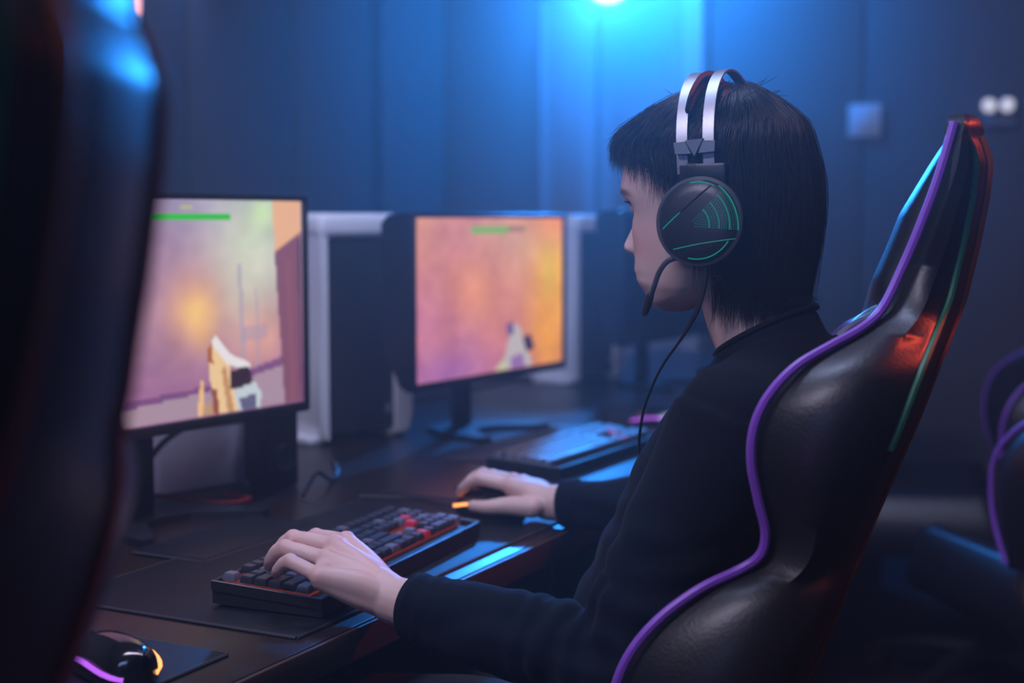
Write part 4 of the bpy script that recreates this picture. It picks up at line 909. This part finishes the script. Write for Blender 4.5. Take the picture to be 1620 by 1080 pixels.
# two flat steel bands over the head
def band(px_lo, px_hi, top_z, name='band'):
    lo = at_y(px_lo, 275, 1.4575); hi = at_y(px_hi, 125, 1.55)
    pts = []
    for a in np.linspace(0.0, PI, 33):
        yy = HY - (HY - 1.4575) * math.copysign(abs(math.cos(a)) ** 0.95, math.cos(a)); zz = lo[2] + (top_z - lo[2]) * math.sin(a) ** 0.92
        xx = lo[0] + (hi[0] - lo[0]) * math.sin(a); pts.append((xx, yy, zz))
    rings = []
    for i, p_ in enumerate(pts):
        t_ = (Vector(pts[min(i + 1, 32)]) - Vector(pts[max(i - 1, 0)])).normalized(); wd = Vector((1, 0, 0)); n_ = t_.cross(wd).normalized(); wd = n_.cross(t_).normalized(); q_ = Vector(p_); b, h = 0.0062, 0.0011
        rings.append([tuple(q_ + wd * b + n_ * h), tuple(q_ - wd * b + n_ * h), tuple(q_ - wd * b - n_ * h), tuple(q_ + wd * b - n_ * h)])
    MB().loft(rings).build(name, 'steel', hs, HO); return pts
b1 = band(1081, 1112, 1.3665); b2 = band(1123, 1152, 1.3685)
q1, q2 = Vector(at_y(1081, 235, 1.4555)), Vector(at_y(1121, 233, 1.4555))
for s, (a, b, cpx) in enumerate(((1066, 1086, 'l'), (1109, 1131, 'r'))):
    pl = [at_y(x_, y_, 1.4525) for x_, y_ in ([(1066, 226), (1084, 224), (1094, 243), (1069, 244)] if s == 0 else [(1111, 222), (1132, 222), (1131, 239), (1106, 242)])]
    MB().loft([[tuple(v + np.array([0, -0.002, 0])) for v in pl], [tuple(v + np.array([0, 0.004, 0])) for v in pl]]).build('slider_plate', 'steel_plate', hs, HO)
pl = [at_y(x_, y_, 1.4515) for x_, y_ in [(1085, 222), (1113, 219), (1100, 247)]]
MB().loft([[tuple(v + np.array([0, -0.003, 0])) for v in pl], [tuple(v + np.array([0, 0.003, 0])) for v in pl]]).build('slider_badge', 'steel', hs, HO)
MB().tube(smooth_curve([(q_[0] , 1.462 + abs(q_[1] - 1.55) * 0, q_[2]) for q_ in (q1, (q1 + q2) / 2, q2)], 3), 0.004, 8).build('slider_bar', 'cup_plastic', hs, HO)
# soft inner strap between the bands
st = []
for a in np.linspace(0.35, PI - 0.35, 17): st.append((float(at_y(1128, 140, 1.55)[0]), HY - 0.083 * math.cos(a), 1.285 + 0.073 * math.sin(a) ** 0.8))
MB().tube(st, 0.011, 8, flat=0.3, up=(1, 0, 0)).build('inner_strap', 'cushion', hs, HO)
# microphone boom
bp = [at_y(1072, 406, 1.452), at_y(1055, 414, 1.452), at_y(1043, 430, 1.453), at_y(1034, 455, 1.456), at_y(1029, 470, 1.462)]
MB().tube(smooth_curve(bp, 6), 0.0031, 8).build('microphone_boom', 'cup_rim', hs, HO)
MB().tube([at_y(1029, 467, 1.462), at_y(1025, 480, 1.464), at_y(1020, 494, 1.466)], [0.0042, 0.0048, 0.0040], 10, round_ends=True).build('microphone', 'cushion', hs, HO)
cb = [at_y(1116, 416, 1.456), at_y(1114, 450, 1.452), at_y(1103, 490, 1.445), at_y(1078, 535, 1.44), at_y(1050, 575, 1.44), at_y(1030, 615, 1.45), at_y(1016, 660, 1.47), at_y(1012, 720, 1.52), at_y(1030, 790, 1.58), (-0.60, 1.56, 0.72), (-0.58, 1.58, 0.66)]
cbs = smooth_curve(cb, 8)
MB().tube(cbs, list(np.interp(np.arange(len(cbs)), [0, 18, 26, len(cbs)], [0.0034, 0.0030, 0.0016, 0.0016])), 8).build('cable', 'cable', hs, HO)
